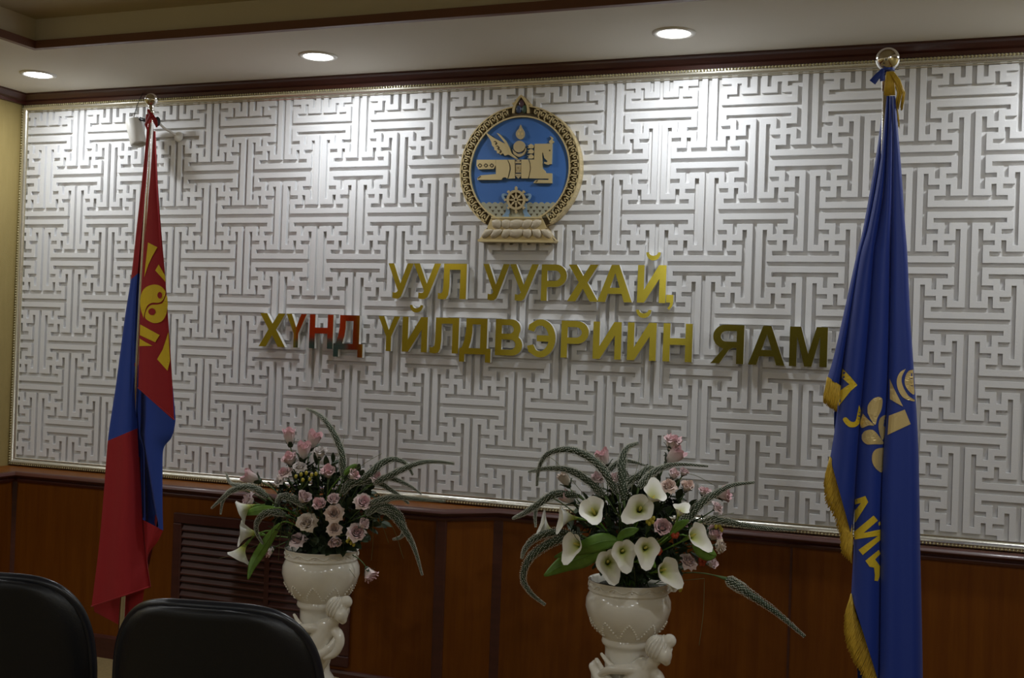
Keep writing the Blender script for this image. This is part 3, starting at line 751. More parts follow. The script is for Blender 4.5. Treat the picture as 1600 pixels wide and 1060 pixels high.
# ------------------------------------------------------------------ national flag on the left
ptop, pbot = at(237, 160, FY), at(190, 990, FY)
dirp = (pbot-ptop)/(pbot.z-ptop.z); base = ptop + dirp*(0.02-ptop.z)
fl1 = thing('flag', 'furled red and blue flag with yellow symbol on a silver pole at left', 'flag', (base.x, base.y, 0.0))
mb = MB(); mb.lathe([(0,0.0),(0.15,0.0),(0.155,0.008),(0.150,0.020),(0.10,0.030),(0.04,0.042),(0.030,0.06),(0.028,0.10),(0.0,0.10)], 36, c=(base.x, base.y, 0.0)); mb.build('base', M_CHROME, fl1, smooth=True, angle=0.6)
pt = at(236, 172, FY)
mb = MB(); mb.tube([base+Vector((0,0,0.05)), pt+(ptop-pt)*0.2], 0.0125, 16); mb.build('pole', M_CHROME, fl1, smooth=True, angle=0.8)
fc = at(236.5, 156, FY)
mb = MB(); mb.sphere(fc, 0.0245, 24, 16); mb.lathe([(0.008,-0.06),(0.014,-0.058),(0.0155,-0.045),(0.010,-0.038),(0.0095,-0.02)], 18, c=fc); mb.build('finial', M_CHROME, fl1, smooth=True)
def ease(x): x = min(max(x, 0), 1); return x*x*(3-2*x)
LE = [(231,190),(226,240),(222,280),(213,360),(205,432),(196,490),(188,550),(180,610),(169,684),(163,760),(155,850),(143,948)]
LR = [(234,190),(231,240),(229,280),(222,360),(216,432),(214,490),(213,550),(214,610),(215,676),(219,750),(224,840),(235,917)]
S_left = Sheet(LE, LR, lambda u, t: 0.012+0.045*t*(math.sin(PI*u)**0.8) + 0.010*t*math.sin(u*9+t*3) - 0.02*(u**4)*t, FY, 20, 90)
RL = [(240,205),(236,260),(231,320),(226,380),(222,440),(219,500),(217,560),(216,606)]
RR = [(243,205),(247,290),(252,360),(258,430),(263,500),(267,560),(270,610),(272,656)]
S_right = Sheet(RL, RR, lambda u, t: 0.016+0.030*(math.sin(PI*min(u*1.05,1))**0.7)*(0.3+0.7*t) + 0.006*t*math.sin(u*6+1), FY-0.005, 18, 70)
BL = [(213,560),(214,620),(217,676),(219,720),(221,770),(223,816)]
BR = [(270,604),(273,640),(274,660),(268,684),(256,700),(254,730),(254,790),(255,829)]
def dep_blue(u, t):
    d = 0.004 + 0.022*math.sin(PI*u)**0.8
    d -= 0.06*ease((0.30-u)/0.25)
    if t > 0.45: d -= 0.075*ease((t-0.45)/0.1)*ease(((0.25+1.2*(t-0.5))-u)/0.12)*(1-ease((t-0.97)/0.05))
    return d
S_blue = Sheet(BL, BR, dep_blue, FY+0.02, 40, 60)
DL = [(222,812),(224,840),(228,875),(235,917)]
DR = [(255,829),(247,846),(231,872),(236,918)]
S_low = Sheet(DL, DR, lambda u, t: -0.01+0.015*math.sin(PI*u), FY+0.01, 12, 24)
UL = [(146,948),(148,955),(160,962)]; UR = [(186,938),(186,960),(186,976)]
S_under = Sheet([(146,940),(147,955),(150,958)], [(188,930),(187,960),(186,977)], lambda u, t: -0.03*t, FY+0.06, 8, 8)
S_under2 = Sheet([(193,925),(194,960),(196,1000)], [(226,915),(223,940),(214,985)], lambda u, t: 0.01*math.sin(PI*u), FY+0.03, 8, 12)
# the cloth behind the pole
KL = [(233,200),(226,300),(217,400),(206,480),(196,560),(186,640),(176,720),(166,800),(160,870),(158,925)]
KR = [(240,200),(245,300),(252,400),(258,480),(262,560),(264,640),(252,720),(248,790),(240,850),(228,905)]
S_back = Sheet(KL, KR, lambda u, t: -0.14*math.sin(PI*u)**0.6, FY+0.03, 16, 50)
cloth = MB()
tb1, tb2 = S_left.find(209, 433)[1], S_left.find(190, 680)[1]
S_left.mesh(cloth, 0, 0, tb1); S_left.mesh(cloth, 1, tb1, tb2); S_left.mesh(cloth, 0, tb2, 1)
S_right.mesh(cloth, 0); S_blue.mesh(cloth, 1); S_low.mesh(cloth, 0); S_under.mesh(cloth, 0); S_under2.mesh(cloth, 0)
S_back.mesh(cloth, 0, 0, 0.45); S_back.mesh(cloth, 1, 0.45, 0.72); S_back.mesh(cloth, 0, 0.72, 1)
hm = MB()
hm.tube([S_left.point(i/24, 1.0, 0.002) for i in range(25)], 0.0035, 6); hm.tube([S_right.point(i/24, 1.0, 0.002) for i in range(25)], 0.003, 6)
fcl = cloth.build('flag_cloth', [M_FRED, M_FBLUE], fl1, smooth=True)
hm.build('hem', M_FRED, fcl, smooth=True)
sy = MB()
def q(pts): return [(190+x/4.077, 360+y/4.077) for x, y in pts]
for pts in ([(168,78),(228,108),(196,165),(170,220),(144,298),(150,240),(160,150)], [(236,218),(277,290),(280,330),(258,305),(214,256)],
            [(118,600),(242,668),(214,714),(116,668)], [(115,690),(150,712),(197,737),(113,738)], [(298,650),(304,760),(309,830),(292,895),(226,822),(262,760)]):
    S_right.decal(sy, q(pts))
yy1 = smooth_poly([(140,560),(122,500),(118,440),(132,390),(160,360),(205,346),(245,354),(272,378),(280,400),(262,445),(235,462),(195,462),(165,480),(148,520),(140,560)], 4)[:-1]
yy2 = smooth_poly([(292,430),(294,480),(282,540),(255,580),(215,592),(180,582),(150,556),(158,510),(185,478),(225,474),(262,462),(284,415),(292,430)], 4)[:-1]
S_right.decal(sy, q(yy1)); S_right.decal(sy, q(yy2))
sym = sy.build('flag_symbol', M_FYELLOW, fcl)
dots = MB()
for (cx, cy) in ((243,414),(193,519)):
    S_right.decal(dots, q([(cx+(15 if cy < 450 else 23)*math.cos(2*PI*i/18), cy+(21 if cy < 450 else 22)*math.sin(2*PI*i/18)) for i in range(18)]), off=0.0036)
dots.build('fish_eye', M_FRED, sym)
rb = MB()
for (x, y) in ((222,370), (212,570)):
    p = at(x, y, FY); rb.tube([p-dirp*0.006, p+dirp*0.006], 0.0145, 14)
p = at(234, 186, FY); rb.tube([p-dirp*0.016, p+dirp*0.016], 0.016, 14)
rb.tube([at(231,172,FY-0.018), at(236,180,FY-0.03), at(228,195,FY-0.024), at(231,205,FY-0.018)], [0.006,0.010,0.008,0.004], 8, flat=0.5)
rb.tube([at(236,178,FY-0.02), at(243,190,FY-0.028), at(245,199,FY-0.018)], [0.007,0.010,0.004], 8, flat=0.5)
rb.build('tie', M_RIBBON, fl1, smooth=True, angle=0.9)

# ------------------------------------------------------------------ blue fringed flag on the right
rtop, rb_ = at(1387, 93, FY), None
fl2 = thing('flag', 'furled royal blue flag with gold fringe on a silver pole at right', 'flag', (rtop.x+0.01, FY, 0.0))
ax = Vector((rtop.x+0.004, FY, 0))
mb = MB(); mb.lathe([(0,0.0),(0.15,0.0),(0.155,0.008),(0.150,0.020),(0.10,0.030),(0.04,0.042),(0.030,0.06),(0.028,0.10),(0.0,0.10)], 36, c=ax); mb.build('base', M_CHROME, fl2, smooth=True, angle=0.6)
mb = MB(); mb.tube([ax+Vector((0,0,0.05)), Vector((rtop.x, FY, rtop.z-0.05))], 0.0125, 16); mb.build('pole', M_CHROME, fl2, smooth=True, angle=0.8)
mb = MB(); mb.sphere(rtop, 0.0355, 28, 18); mb.lathe([(0.012,-0.10),(0.0155,-0.098),(0.0165,-0.06),(0.0185,-0.055),(0.0185,-0.045),(0.012,-0.04),(0.012,-0.025)], 18, c=rtop); mb.build('finial', M_CHROME, fl2, smooth=True)
F1L = [(1381,150),(1375,200),(1366,260),(1348,360),(1338,400),(1316,500),(1302,560),(1293,590)]
F1R = [(1385,150),(1381,200),(1376,260),(1360,345),(1346,400),(1331,490),(1318,570),(1312,603)]
F2L = [(1384,150),(1380,200),(1374,260),(1357,350),(1343,400),(1328,490),(1317,575),(1308,640),(1303,680),(1297,716)]
F2R = [(1390,150),(1386,225),(1381,300),(1372,360),(1366,400),(1357,525),(1349,610),(1343,683),(1337,770),(1332,842)]
F3L = [(1389,150),(1385,225),(1380,300),(1371,360),(1364,400),(1355,525),(1347,610),(1341,683),(1336,770),(1334,850),(1330,930)]
F3R = [(1395,150),(1395,225),(1394,300),(1393,360),(1392,400),(1391,520),(1388,620),(1383,700),(1379,800),(1378,930),(1376,1076)]
F4L = [(1394,150),(1394,225),(1393,300),(1392,400),(1390,520),(1387,620),(1381,700),(1377,800),(1376,930),(1374,1080),(1368,1245)]
F4R = [(1399,150),(1403,200),(1408,260),(1415,360),(1418,400),(1422,490),(1428,580),(1435,700),(1438,860),(1442,1060),(1444,1250)]
T1 = Sheet(F1L, F1R, lambda u, t: -0.01+0.030*math.sin(PI*u)**0.7*(0.3+0.7*t), FY, 12, 60)
T2 = Sheet(F2L, F2R, lambda u, t: 0.004+0.050*math.sin(PI*u)**0.6*(0.25+0.75*t), FY, 18, 70)
T3 = Sheet(F3L, F3R, lambda u, t: 0.010+0.055*math.sin(PI*u)**0.6*(0.25+0.75*t), FY, 20, 80)
T4 = Sheet(F4L, F4R, lambda u, t: 0.014+0.070*math.sin(PI*min(u*0.93+0.07,1))**0.6*(0.25+0.75*t) + 0.012*t*math.sin(u*8+0.6), FY, 26, 90)
KB = Sheet([(1383,150),(1371,260),(1345,400),(1310,580),(1305,690),(1336,800),(1336,930),(1340,1060),(1345,1240)], [(1398,150),(1407,260),(1417,400),(1427,580),(1434,700),(1437,860),(1441,1060),(1443,1245)],
           lambda u, t: -0.07*math.sin(PI*u)**0.7*(0.3+0.7*t), FY, 20, 70)
cloth = MB()
for S in (T1, T2, T3, T4, KB): S.mesh(cloth, 0)
fcl2 = cloth.build('flag_cloth', M_RBLUE, fl2, smooth=True)
fr = MB(); fringe(fr, [(1293,589),(1302,595),(1313,603)], [(1286,628),(1296,636),(1307,643)], FY-0.012, 70); fr.build('fringe', M_FRINGE, fcl2, smooth=True)
fr = MB(); fringe(fr, [(1297,714),(1307,729),(1316,746),(1324,772),(1329,805),(1332,842)], [(1288,752),(1291,785),(1302,806),(1313,838),(1316,864),(1330,880)], FY-0.018, 240); fr.build('fringe', M_FRINGE, fcl2, smooth=True)
fr = MB(); fringe(fr, [(1330,928),(1336,955),(1346,982),(1357,1005),(1367,1035),(1376,1076)], [(1320,962),(1321,998),(1333,1032),(1345,1052),(1354,1078),(1366,1110)], FY-0.026, 240); fr.build('fringe', M_FRINGE, fcl2, smooth=True)
# gold fringe bunched at the top of the pole
fr = MB()
for i in range(46):
    x0 = 1392+random.uniform(-3, 4); x1 = 1404+random.uniform(-5, 7)*1.0
    k = random.uniform(0.5, 1.0)
    fr.tube([at(x0, 112, FY-0.02), at((x0+x1)/2+3, 125, FY-0.026-0.008*random.random()), at(x1+3, 145, FY-0.02-0.012*random.random()), at(x1-1, 145+28*k, FY-0.012)], [0.002,0.0022,0.002,0.001], 4)
for i in range(10):
    fr.tube([at(1401, 165, FY-0.012), at(1403+random.uniform(-1,1), 180, FY-0.01), at(1404+random.uniform(-2,2), 195+random.uniform(-8,6), FY-0.006)], [0.0016,0.0012,0.0006], 4)
for i in range(14):
    a = i/13; fr.tube([at(1386+a*10, 112, FY-0.022), at(1383+a*14, 132, FY-0.026), at(1382+a*16, 149, FY-0.022)], [0.0016,0.0018,0.0014], 4)
fr.build('top_fringe', M_FRINGE, fcl2, smooth=True)
rb = MB()
pc = at(1387, 107, FY); rb.tube([pc-Vector((0,0,0.008)), pc+Vector((0,0,0.008))], 0.021, 16)
rb.tube([at(1380,109,FY-0.02), at(1372,118,FY-0.024), at(1363,129,FY-0.022)], [0.006,0.009,0.011], 8, flat=0.3)
rb.tube([at(1380,110,FY-0.022), at(1377,120,FY-0.024), at(1378,127,FY-0.022)], [0.005,0.006,0.005], 8, flat=0.3)
rb.build('tie', M_RBLUE, fl2, smooth=True, angle=0.9)
def a1(pts): return [(1250+x/3.787, 540+y/3.787) for x, y in pts]
def a2(pts): return [(1060+x/2.944, 700+y/2.944) for x, y in pts]
pa = MB()
T2.decal(pa, a1([(252,138),(298,185),(340,235),(300,270),(228,360),(226,325),(240,265),(292,230),(246,190)]), 1)
T2.decal(pa, a1(smooth_poly([(350,352),(362,400),(352,460),(325,483),(286,480),(253,440),(272,425),(300,450),(328,448),(340,400)], 3)), 1)
for S, pts in ((T3, [(400,400),(402,355),(430,318),(465,305),(488,320),(482,380),(458,430),(445,470),(420,440)]), (T3, [(372,404),(400,435),(438,472),(405,474),(366,488),(356,460)]),
               (T3, [(365,530),(385,506),(430,500),(470,540),(494,582),(440,585),(395,585),(368,560)]), (T3, [(516,412),(513,470),(490,560),(466,500),(470,440),(495,415)]),
               (T3, [(498,605),(498,680),(486,750),(450,730),(428,690),(430,640),(455,612)])):
    S.decal(pa, a1(smooth_poly(pts + [pts[0]], 4)[:-1]), 0)
T4.decal(pa, a1([(526,416),(620,380),(655,466),(518,530)]), 0)
T4.decal(pa, a1([(530,195),(556,255),(610,362),(572,342),(532,318)]), 0)
T4.decal(pa, a1(smooth_poly([(626,138),(592,160),(573,205),(580,260),(612,310),(670,330),(678,322),(640,296),(608,240),(602,190),(626,138)], 4)[:-1]), 0)
T4.decal(pa, a1(smooth_poly([(670,143),(645,150),(625,180),(620,225),(640,265),(676,290),(673,220),(670,143)], 4)[:-1]), 0)
T3.decal(pa, a2([(812,238),(860,222),(873,250),(815,342),(808,345),(812,290),(840,254),(812,262)]), 1)
T3.decal(pa, a2([(806,388),(898,312),(918,335),(852,392),(930,376),(930,404),(812,422)]), 1)
T3.decal(pa, a2([(828,470),(930,398),(930,424),(848,494)]), 1)
T3.decal(pa, a2([(860,520),(922,470),(930,488),(905,514),(928,545),(926,590),(918,614),(902,612),(904,585),(900,552),(880,548)]), 1)
T3.decal(pa, a2([(920,345),(928,338),(930,352),(922,360)]), 1)
pa.build('gold_applique', [M_PATCH, M_PATCHY], fcl2)

# ------------------------------------------------------------------ white spotlight on the wall behind the left flag
WY = -0.12
cc = at(212.5, 206, WY)
t = thing('wall_spotlight', 'small white cylindrical spotlight on a bracket arm, behind the top of the red flag', 'spotlight', at(280, 214, -0.021))
topc, botc = at(208, 188, WY), at(217, 226, WY-0.01)
axs = (botc-topc); L = axs.length; rot = axs.to_track_quat('Z', 'Y').to_matrix()
mb = MB(); prof = [(0,0),(0.030,0.0),(0.0355,0.004),(0.0365,0.012),(0.0365,L*0.97),(0.034,L),(0.032,L),(0.031,L*0.85),(0,L*0.85)]
mb.lathe(prof, 28); mb.v = [topc + rot @ p for p in mb.v]
mb.build('housing', M_WHITEMETAL, t, smooth=True, angle=0.6)
mb = MB(); mb.tube([at(219,186,WY), at(230,189,WY)], [0.009,0.007], 10)
k1 = at(246, 190, WY+0.02); mb.sphere(k1, 0.017, 12, 8, sc=(0.7,1,1.3)); mb.build('knuckle', M_BLACKPLASTIC, t, smooth=True)
mb = MB(); mb.tube([at(228,189,WY), k1, at(256,200,WY+0.05), at(278,213,-0.021)], 0.006, 10); mb.lathe([(0,0),(0.022,0),(0.024,0.006),(0.015,0.012),(0,0.012)], 16); 
n0 = len(mb.v)-5*16; c0 = at(280, 214, -0.021)
for i in range(n0, len(mb.v)): p = mb.v[i]; mb.v[i] = c0 + Vector((p.x, -p.z, p.y))
mb.build('bracket_arm', M_WHITEMETAL, t, smooth=True, angle=0.8)
mb = MB(); mb.tube(catmull([at(208,188,WY), at(212,172,WY+0.02), at(217,158,-0.05), at(224,144,-0.035), at(229,134,-0.045)], 5), 0.0018, 6); mb.build('wire', M_BLACKPLASTIC, t, smooth=True)

# ------------------------------------------------------------------ ceramic vases with a leaning cherub
VY = -0.60
def vec_frame(d):
    d = Vector(d).normalized(); return d.to_track_quat('Z', 'Y').to_matrix()
def blob(name, parts_, material, parent, voxel=0.006, smooth=4):
    """one continuous surface grown from overlapping ellipsoids and tapered limbs"""
    mb = MB()
    for p in parts_:
        if p[0] == 's': mb.sphere(p[1], p[2], 16, 12, sc=p[3] if len(p) > 3 else (1,1,1))
        else:
            pts = catmull(p[1], 6); rr = p[2]; n = len(pts)
            rad = [rr[min(int(i/(n-1)*(len(rr)-1)), len(rr)-2)] + (rr[min(int(i/(n-1)*(len(rr)-1))+1, len(rr)-1)]-rr[min(int(i/(n-1)*(len(rr)-1)), len(rr)-2)])*((i/(n-1)*(len(rr)-1)) % 1 if i < n-1 else 1) for i in range(n)]
            mb.tube(pts, rad, 12); mb.sphere(pts[0], rad[0], 12, 8); mb.sphere(pts[-1], rad[-1], 12, 8)
    ob = mb.build(name, material, parent, smooth=True)
    r = ob.modifiers.new('remesh', 'REMESH'); r.mode = 'VOXEL'; r.voxel_size = voxel; r.use_smooth_shade = True
    s = ob.modifiers.new('smooth', 'SMOOTH'); s.iterations = smooth; s.factor = 0.5
    return ob
K = 0.00263
def make_vase(cx, zr, label, relief):
    zb = zr - 193*K
    pl = thing('plinth', 'low round beige plinth under the %s vase' % ('left' if not relief else 'right'), 'plinth', (cx, VY, 0))
    mb = MB(); mb.lathe([(0,0),(0.115,0),(0.115,0.02),(0.10,0.035),(0.085,0.05),(0.085,zb-0.03),(0.10,zb-0.018),(0.105,zb-0.001),(0,zb-0.001)], 36, c=(cx, VY, 0)); mb.build('plinth_body', M_PLINTH, pl, smooth=True, angle=0.6)
    t = thing('vase', label, 'vase', (cx, VY, zb))
    def Z(y): return (1050-y)*K
    prof = [(0.0,0.0),(0.060,0.0),(0.067,0.004),(0.067,0.014),(0.058,0.028),(0.046,0.045),(0.044,0.07),(0.052,0.10),(0.062,0.14),(0.072,0.19),(0.074,0.235),(0.0735,0.27),
            (0.076,0.284),(0.084,0.290),(0.087,0.298),(0.085,0.306),(0.083,0.312),(0.098,0.325),(0.120,0.350),(0.136,0.382),(0.1455,0.415),(0.144,0.442),(0.136,0.460),(0.131,0.466),
            (0.135,0.470),(0.139,0.474),(0.137,0.480),(0.136,0.500),(0.139,0.5045),(0.139,0.5075),(0.133,0.5075),(0.128,0.500),(0.124,0.47),(0.125,0.44),(0.10,0.40),(0.0,0.39)]
    mb = MB(); mb.lathe(prof, 56, c=(cx, VY, zb)); mb.build('body', M_VASE, t, smooth=True, angle=1.0)
    # relief: scrolls on the rim band, dotted swags on the belly
    rl = MB()
    for k in range(14):
        a0 = 2*PI*k/14
        pts = []
        for i in range(15):
            q = i/14; a = a0+q*2*PI/14*1.05; r = 0.1378
            pts.append(Vector((cx+r*math.cos(a), VY+r*math.sin(a), zb+0.490+0.0055*math.sin(q*2*PI))))
        rl.tube(pts, [0.0018]*15, 6)
        c = a0+PI/14*0.55; rl.sphere((cx+0.1370*math.cos(c), VY+0.1370*math.sin(c), zb+0.4885), 0.0042, 8, 6)
    rl.build('rim_scrolls', M_VASE, t, smooth=True)
    dm = MB()
    for k in range(10):
        a0 = 2*PI*k/10
        for i in range(13):
            q = i/12; z = 0.330+0.050*(1-abs(2*q-1)**1.2); a = a0+(q-0.5)*0.56
            r = 0.1
            for (ra, za), (rb2, zb2) in zip(prof, prof[1:]):
                if 0.31 <= za <= z <= zb2 < 0.46: r = ra+(rb2-ra)*(z-za)/(zb2-za)
            dm.sphere((cx+r*math.cos(a), VY+r*math.sin(a), zb+z), 0.0038, 8, 6)
    dm.build('beaded_swag', M_VASE, t, smooth=True)
    # cherub leaning on the front right of the stem
    def P(px, py, d): return Vector((cx+(px-500)*K, VY-d, zb+Z(py)))
    fig = [('s', P(553,931,0.105), 0.044, (0.95,1.0,1.05)), ('s', P(562,936,0.125), 0.030, (0.8,1.0,1.0)), ('s', P(566,919,0.112), 0.0235),
           ('s', P(568,936,0.130), 0.008), ('s', P(564,944,0.122), 0.015), ('s', P(541,935,0.120), 0.011),
           ('t', [P(548,945,0.10), P(540,955,0.095), P(534,965,0.085)], [0.022,0.021,0.030]),
           ('t', [P(530,962,0.075), P(520,982,0.075), P(512,1005,0.065), P(508,1025,0.04)], [0.040,0.048,0.042,0.030]),
           ('t', [P(538,962,0.085), P(551,966,0.095), P(556,978,0.10), P(549,993,0.105), P(535,1000,0.11)], [0.020,0.020,0.017,0.015,0.012]),
           ('t', [P(526,962,0.09), P(506,962,0.110), P(488,966,0.105), P(474,976,0.085)], [0.020,0.018,0.015,0.012]),
           ('s', P(470,979,0.080), 0.013)]
    cb = blob('cherub', fig, M_VASE, t, 0.005, 4)
    hr = MB(); hc = P(553,931,0.105)
    for k in range(9):
        a = -0.5+k*0.36; pts = []
        for i in range(9):
            th = 0.25+i/8*1.9; pts.append(hc + Vector((math.sin(th)*math.cos(a+th*0.5)*0.043, -math.sin(th)*math.sin(a+th*0.5)*0.0445, math.cos(th)*0.0465)))
        hr.tube(pts, [0.003,0.0045,0.005,0.0055,0.0055,0.005,0.0045,0.004,0.002], 6)
    hr.build('hair', M_VASE, cb, smooth=True)
    dr = [('s', P(510,1006,0.050), 0.048, (1.0,0.9,1.25)), ('t', [P(500,972,0.088), P(505,985,0.098), P(512,996,0.104)], [0.005,0.007,0.008]), ('t', [P(516,968,0.09), P(518,984,0.10), P(522,994,0.104)], [0.005,0.007,0.008]), ('t', [P(530,966,0.088), P(532,980,0.098), P(534,990,0.102)], [0.005,0.006,0.007]), ('t', [P(462,968,0.065), P(478,985,0.095), P(500,1001,0.110), P(522,999,0.112), P(541,987,0.105), P(552,966,0.085)], [0.014,0.017,0.020,0.020,0.017,0.012]),
          ('t', [P(474,950,0.070), P(490,962,0.088), P(508,962,0.092), P(526,950,0.085)], [0.007,0.010,0.010,0.007]),
          ('t', [P(468,958,0.070), P(488,978,0.095), P(508,984,0.102), P(532,972,0.098)], [0.008,0.011,0.012,0.009]),
          ('t', [P(486,985,0.085), P(496,1012,0.075), P(508,1026,0.055)], [0.016,0.014,0.008]), ('t', [P(520,1000,0.09), P(516,1018,0.07), P(510,1034,0.045)], [0.018,0.014,0.008]),
          ('t', [P(466,966,0.06), P(470,1000,0.065), P(484,1026,0.045)], [0.018,0.018,0.008]), ('s', P(470,978,0.062), 0.026), ('t', [P(489,1022,0.055), P(505,1018,0.066), P(520,1008,0.068)], [0.008,0.010,0.008])]
    blob('drapery', dr, M_VASE, t, 0.005, 3)
    fo = thing('floral_foam', 'dark floral foam filling the mouth of the %s vase' % ('left' if not relief else 'right'), 'floral foam', (cx, VY, zb+0.44))
    mb = MB(); mb.lathe([(0,0.415),(0.112,0.415),(0.122,0.45),(0.121,0.478),(0.10,0.490),(0.05,0.497),(0,0.498)], 32, c=(cx, VY, zb)); mb.build('foam_block', M_FOAM, fo, smooth=True)
    return Vector((cx, VY, zb+0.49))
vl = at(503, 857, VY); vr = at(983, 903, VY)
MOUTH_L = make_vase(vl.x, 0.669, 'cream glazed ceramic vase with a leaning cherub, behind the front black chair', False)
MOUTH_R = make_vase(vr.x, 0.673, 'cream ceramic vase with a leaning cherub, standing right of the panel joint', True)

# ------------------------------------------------------------------ flower prototypes
def grid_patch(mb, fn, nu, nv, mi=0):
    vs = [fn(i/nu, j/nv) for j in range(nv+1) for i in range(nu+1)]; k = nu+1
    mb.add(vs, [(j*k+i, j*k+i+1, (j+1)*k+i+1, (j+1)*k+i) for j in range(nv) for i in range(nu)], mi)
def rose_mesh(name, openness, seed):
    rd = random.Random(seed); mb = MB()
    layers = [(3, 0.0055, 0.041, 0.0), (3, 0.010, 0.044, 0.08), (4, 0.0155, 0.044, 0.35 if openness > 0.3 else 0.12)]
    if openness > 0.3: layers.append((5, 0.0195, 0.040, 0.65))
    if openness > 0.7: layers.append((5, 0.0225, 0.036, 1.1))
    for li, (n, r, h, flare) in enumerate(layers):
        ph = rd.uniform(0, 6.28)
        for k in range(n):
            a0 = ph + 2*PI*k/n + rd.uniform(-0.15, 0.15); wd = (2*PI/n)*0.74
            hh = h*rd.uniform(0.90, 1.08); fl = flare*rd.uniform(0.65, 1.3); rs = r*rd.uniform(0.92, 1.08); sk = rd.uniform(-1, 1); ru = rd.uniform(0, 6)
            def fn(u, v):
                x = 2*u-1
                wf = 0.62+0.38*math.sin(PI*min(0.08+v*0.62, 1)) if v < 0.72 else (1.0 - 0.62*((v-0.72)/0.28)**1.6)
                a = a0 + x*wd*wf + sk*0.12*v
                prof = 0.42 + 0.58*math.sin(min(v*1.25, 1)*PI/2); roll = fl*(max(v-0.5, 0)/0.5)**2
                rr = rs*prof + roll*0.0115 + fl*0.0045*abs(x)**3*v*v + 0.0011*math.sin(4*x+ru)*v*v
                z = hh*v - roll*0.0105 - 0.10*hh*x*x*v - fl*0.004*abs(x)**2*v*v
                return Vector((rr*math.cos(a), rr*math.sin(a), z))
            grid_patch(mb, fn, 6, 8)
    me_ob = mb.build(name, M_ROSE['pale'], None, smooth=True); me = me_ob.data; bpy.data.objects.remove(me_ob); return me
ROSE_MESH = {}
for kind, op, sd in (('bud', 0.15, 3), ('half', 0.55, 8), ('open', 1.0, 5)):
    for c in M_ROSE:
        if kind == 'bud' or True:
            if (kind, 'pale') in ROSE_MESH: me = ROSE_MESH[(kind, 'pale')].copy()
            else: me = rose_mesh('rose_bloom', op, sd); ROSE_MESH[(kind, 'pale')] = me
            if c != 'pale': me.materials.clear(); me.materials.append(M_ROSE[c]); ROSE_MESH[(kind, c)] = me
def calyx_mesh():
    mb = MB(); mb.lathe([(0.0,-0.008),(0.006,-0.007),(0.009,0.0),(0.007,0.006)], 10)
    for k in range(5):
        a = 2*PI*k/5
        def fn(u, v):
            x = (2*u-1)*0.0065*(1-v)**0.7; r = 0.008+0.016*math.sin(v*1.6); z = 0.002+0.026*v-0.018*v*v*v
            return Vector((r*math.cos(a)-x*math.sin(a), r*math.sin(a)+x*math.cos(a), z))
        grid_patch(mb, fn, 2, 5)
    o = mb.build('calyx', M_LEAFD, None, smooth=True); me = o.data; bpy.data.objects.remove(o); return me
CALYX = calyx_mesh()
def calla_meshes():
    mb = MB(); nu, nv = 28, 12; vs = []
    for j in range(nv+1):
        v = j/nv
        for i in range(nu+1):
            a = -PI + 2*PI*i/nu; c = math.cos(a)            # a = 0 is the pointed tip side
            tip = max(c, 0)**7; back = max(-c, 0)
            r = 0.004 + 0.034*v**1.8*(1+1.05*tip*v+0.16*abs(math.sin(a))+0.05*math.sin(5*a+1)*v) - 0.013*back*v*v
            z = 0.062*v - 0.020*max(v-0.75, 0)*4*0.25*(1-0.6*tip) + 0.010*v*v*(-c)*0.9
            ov = 0.002*(i/nu)                                 # the two margins overlap at the back
            vs.append(Vector(((r+ov)*math.cos(a), (r+ov)*math.sin(a)*0.92, z)))
    k = nu+1; mb.add(vs, [(j*k+i, j*k+i+1, (j+1)*k+i+1, (j+1)*k+i) for j in range(nv) for i in range(nu)])
    o = mb.build('spathe', M_CALLA, None, smooth=True); sp = o.data; bpy.data.objects.remove(o)
    mb = MB(); mb.tube([(0,0,0.004),(0,0,0.02),(0.001,0,0.040),(0.002,0,0.050)], [0.003,0.0042,0.004,0.0015], 8)
    o = mb.build('spadix', M_SPADIX, None, smooth=True); sd = o.data; bpy.data.objects.remove(o)
    mb = MB(); mb.tube([(0,0,-0.018),(0,0,-0.006),(0,0,0.008),(0,0,0.018)], [0.004,0.0052,0.0062,0.0088], 10, caps=False)
    o = mb.build('sheath', M_LEAFB, None, smooth=True); sh = o.data; bpy.data.objects.remove(o)
    return sp, sd, sh
SPATHE, SPADIX, SHEATH = calla_meshes()
def child(name, me, parent, rot, s=1.0, loc=(0,0,0)):
    o = bpy.data.objects.new(name, me); COL.objects.link(o); o.parent = parent
    o.matrix_local = Matrix.Translation(Vector(loc)) @ rot.to_4x4() @ Matrix.Scale(s, 4); return o
class Bouquet:
    def __init__(s, mouth, cx, cy, rx, ry, side):
        s.m, s.cx, s.cy, s.rx, s.ry, s.side = mouth, cx, cy, rx, ry, side
    def Y(s, x, y, extra=0.0):
        q = ((x-s.cx)/s.rx)**2 + ((y-s.cy)/s.ry)**2
        return VY - 0.17*math.sqrt(max(1-q, 0)) - extra
    def pos(s, x, y, extra=0.0): return at(x, y, s.Y(x, y, extra))
    def root(s, k=0.6):
        a = random.uniform(0, 2*PI); r = 0.09*k*math.sqrt(random.random()); return s.m + Vector((r*math.cos(a), r*math.sin(a), -0.005))
    def stem(s, parent, end, direction, r=0.0022, name='stem', mt=None, lift=0.45):
        a = s.root(); L = (end-a).length
        mid1 = a + Vector((0,0,1))*L*lift*0.6 + (end-a)*0.12
        mid2 = end - direction*min(L*0.4, 0.10)
        pts = [];
        for i in range(13):
            t = i/12; pts.append(a*(1-t)**3 + mid1*3*t*(1-t)**2 + mid2*3*t*t*(1-t) + end*t**3)
        mb = MB(); mb.tube(pts, r, 6); return mb.build(name, mt or M_STEMG, parent, smooth=True)
def unpx(ox, oy, s): return lambda x, y: (ox+x/s, oy+y/s)
TOCAM = (CAM - Vector((-1.1, VY, 0.85))).normalized()
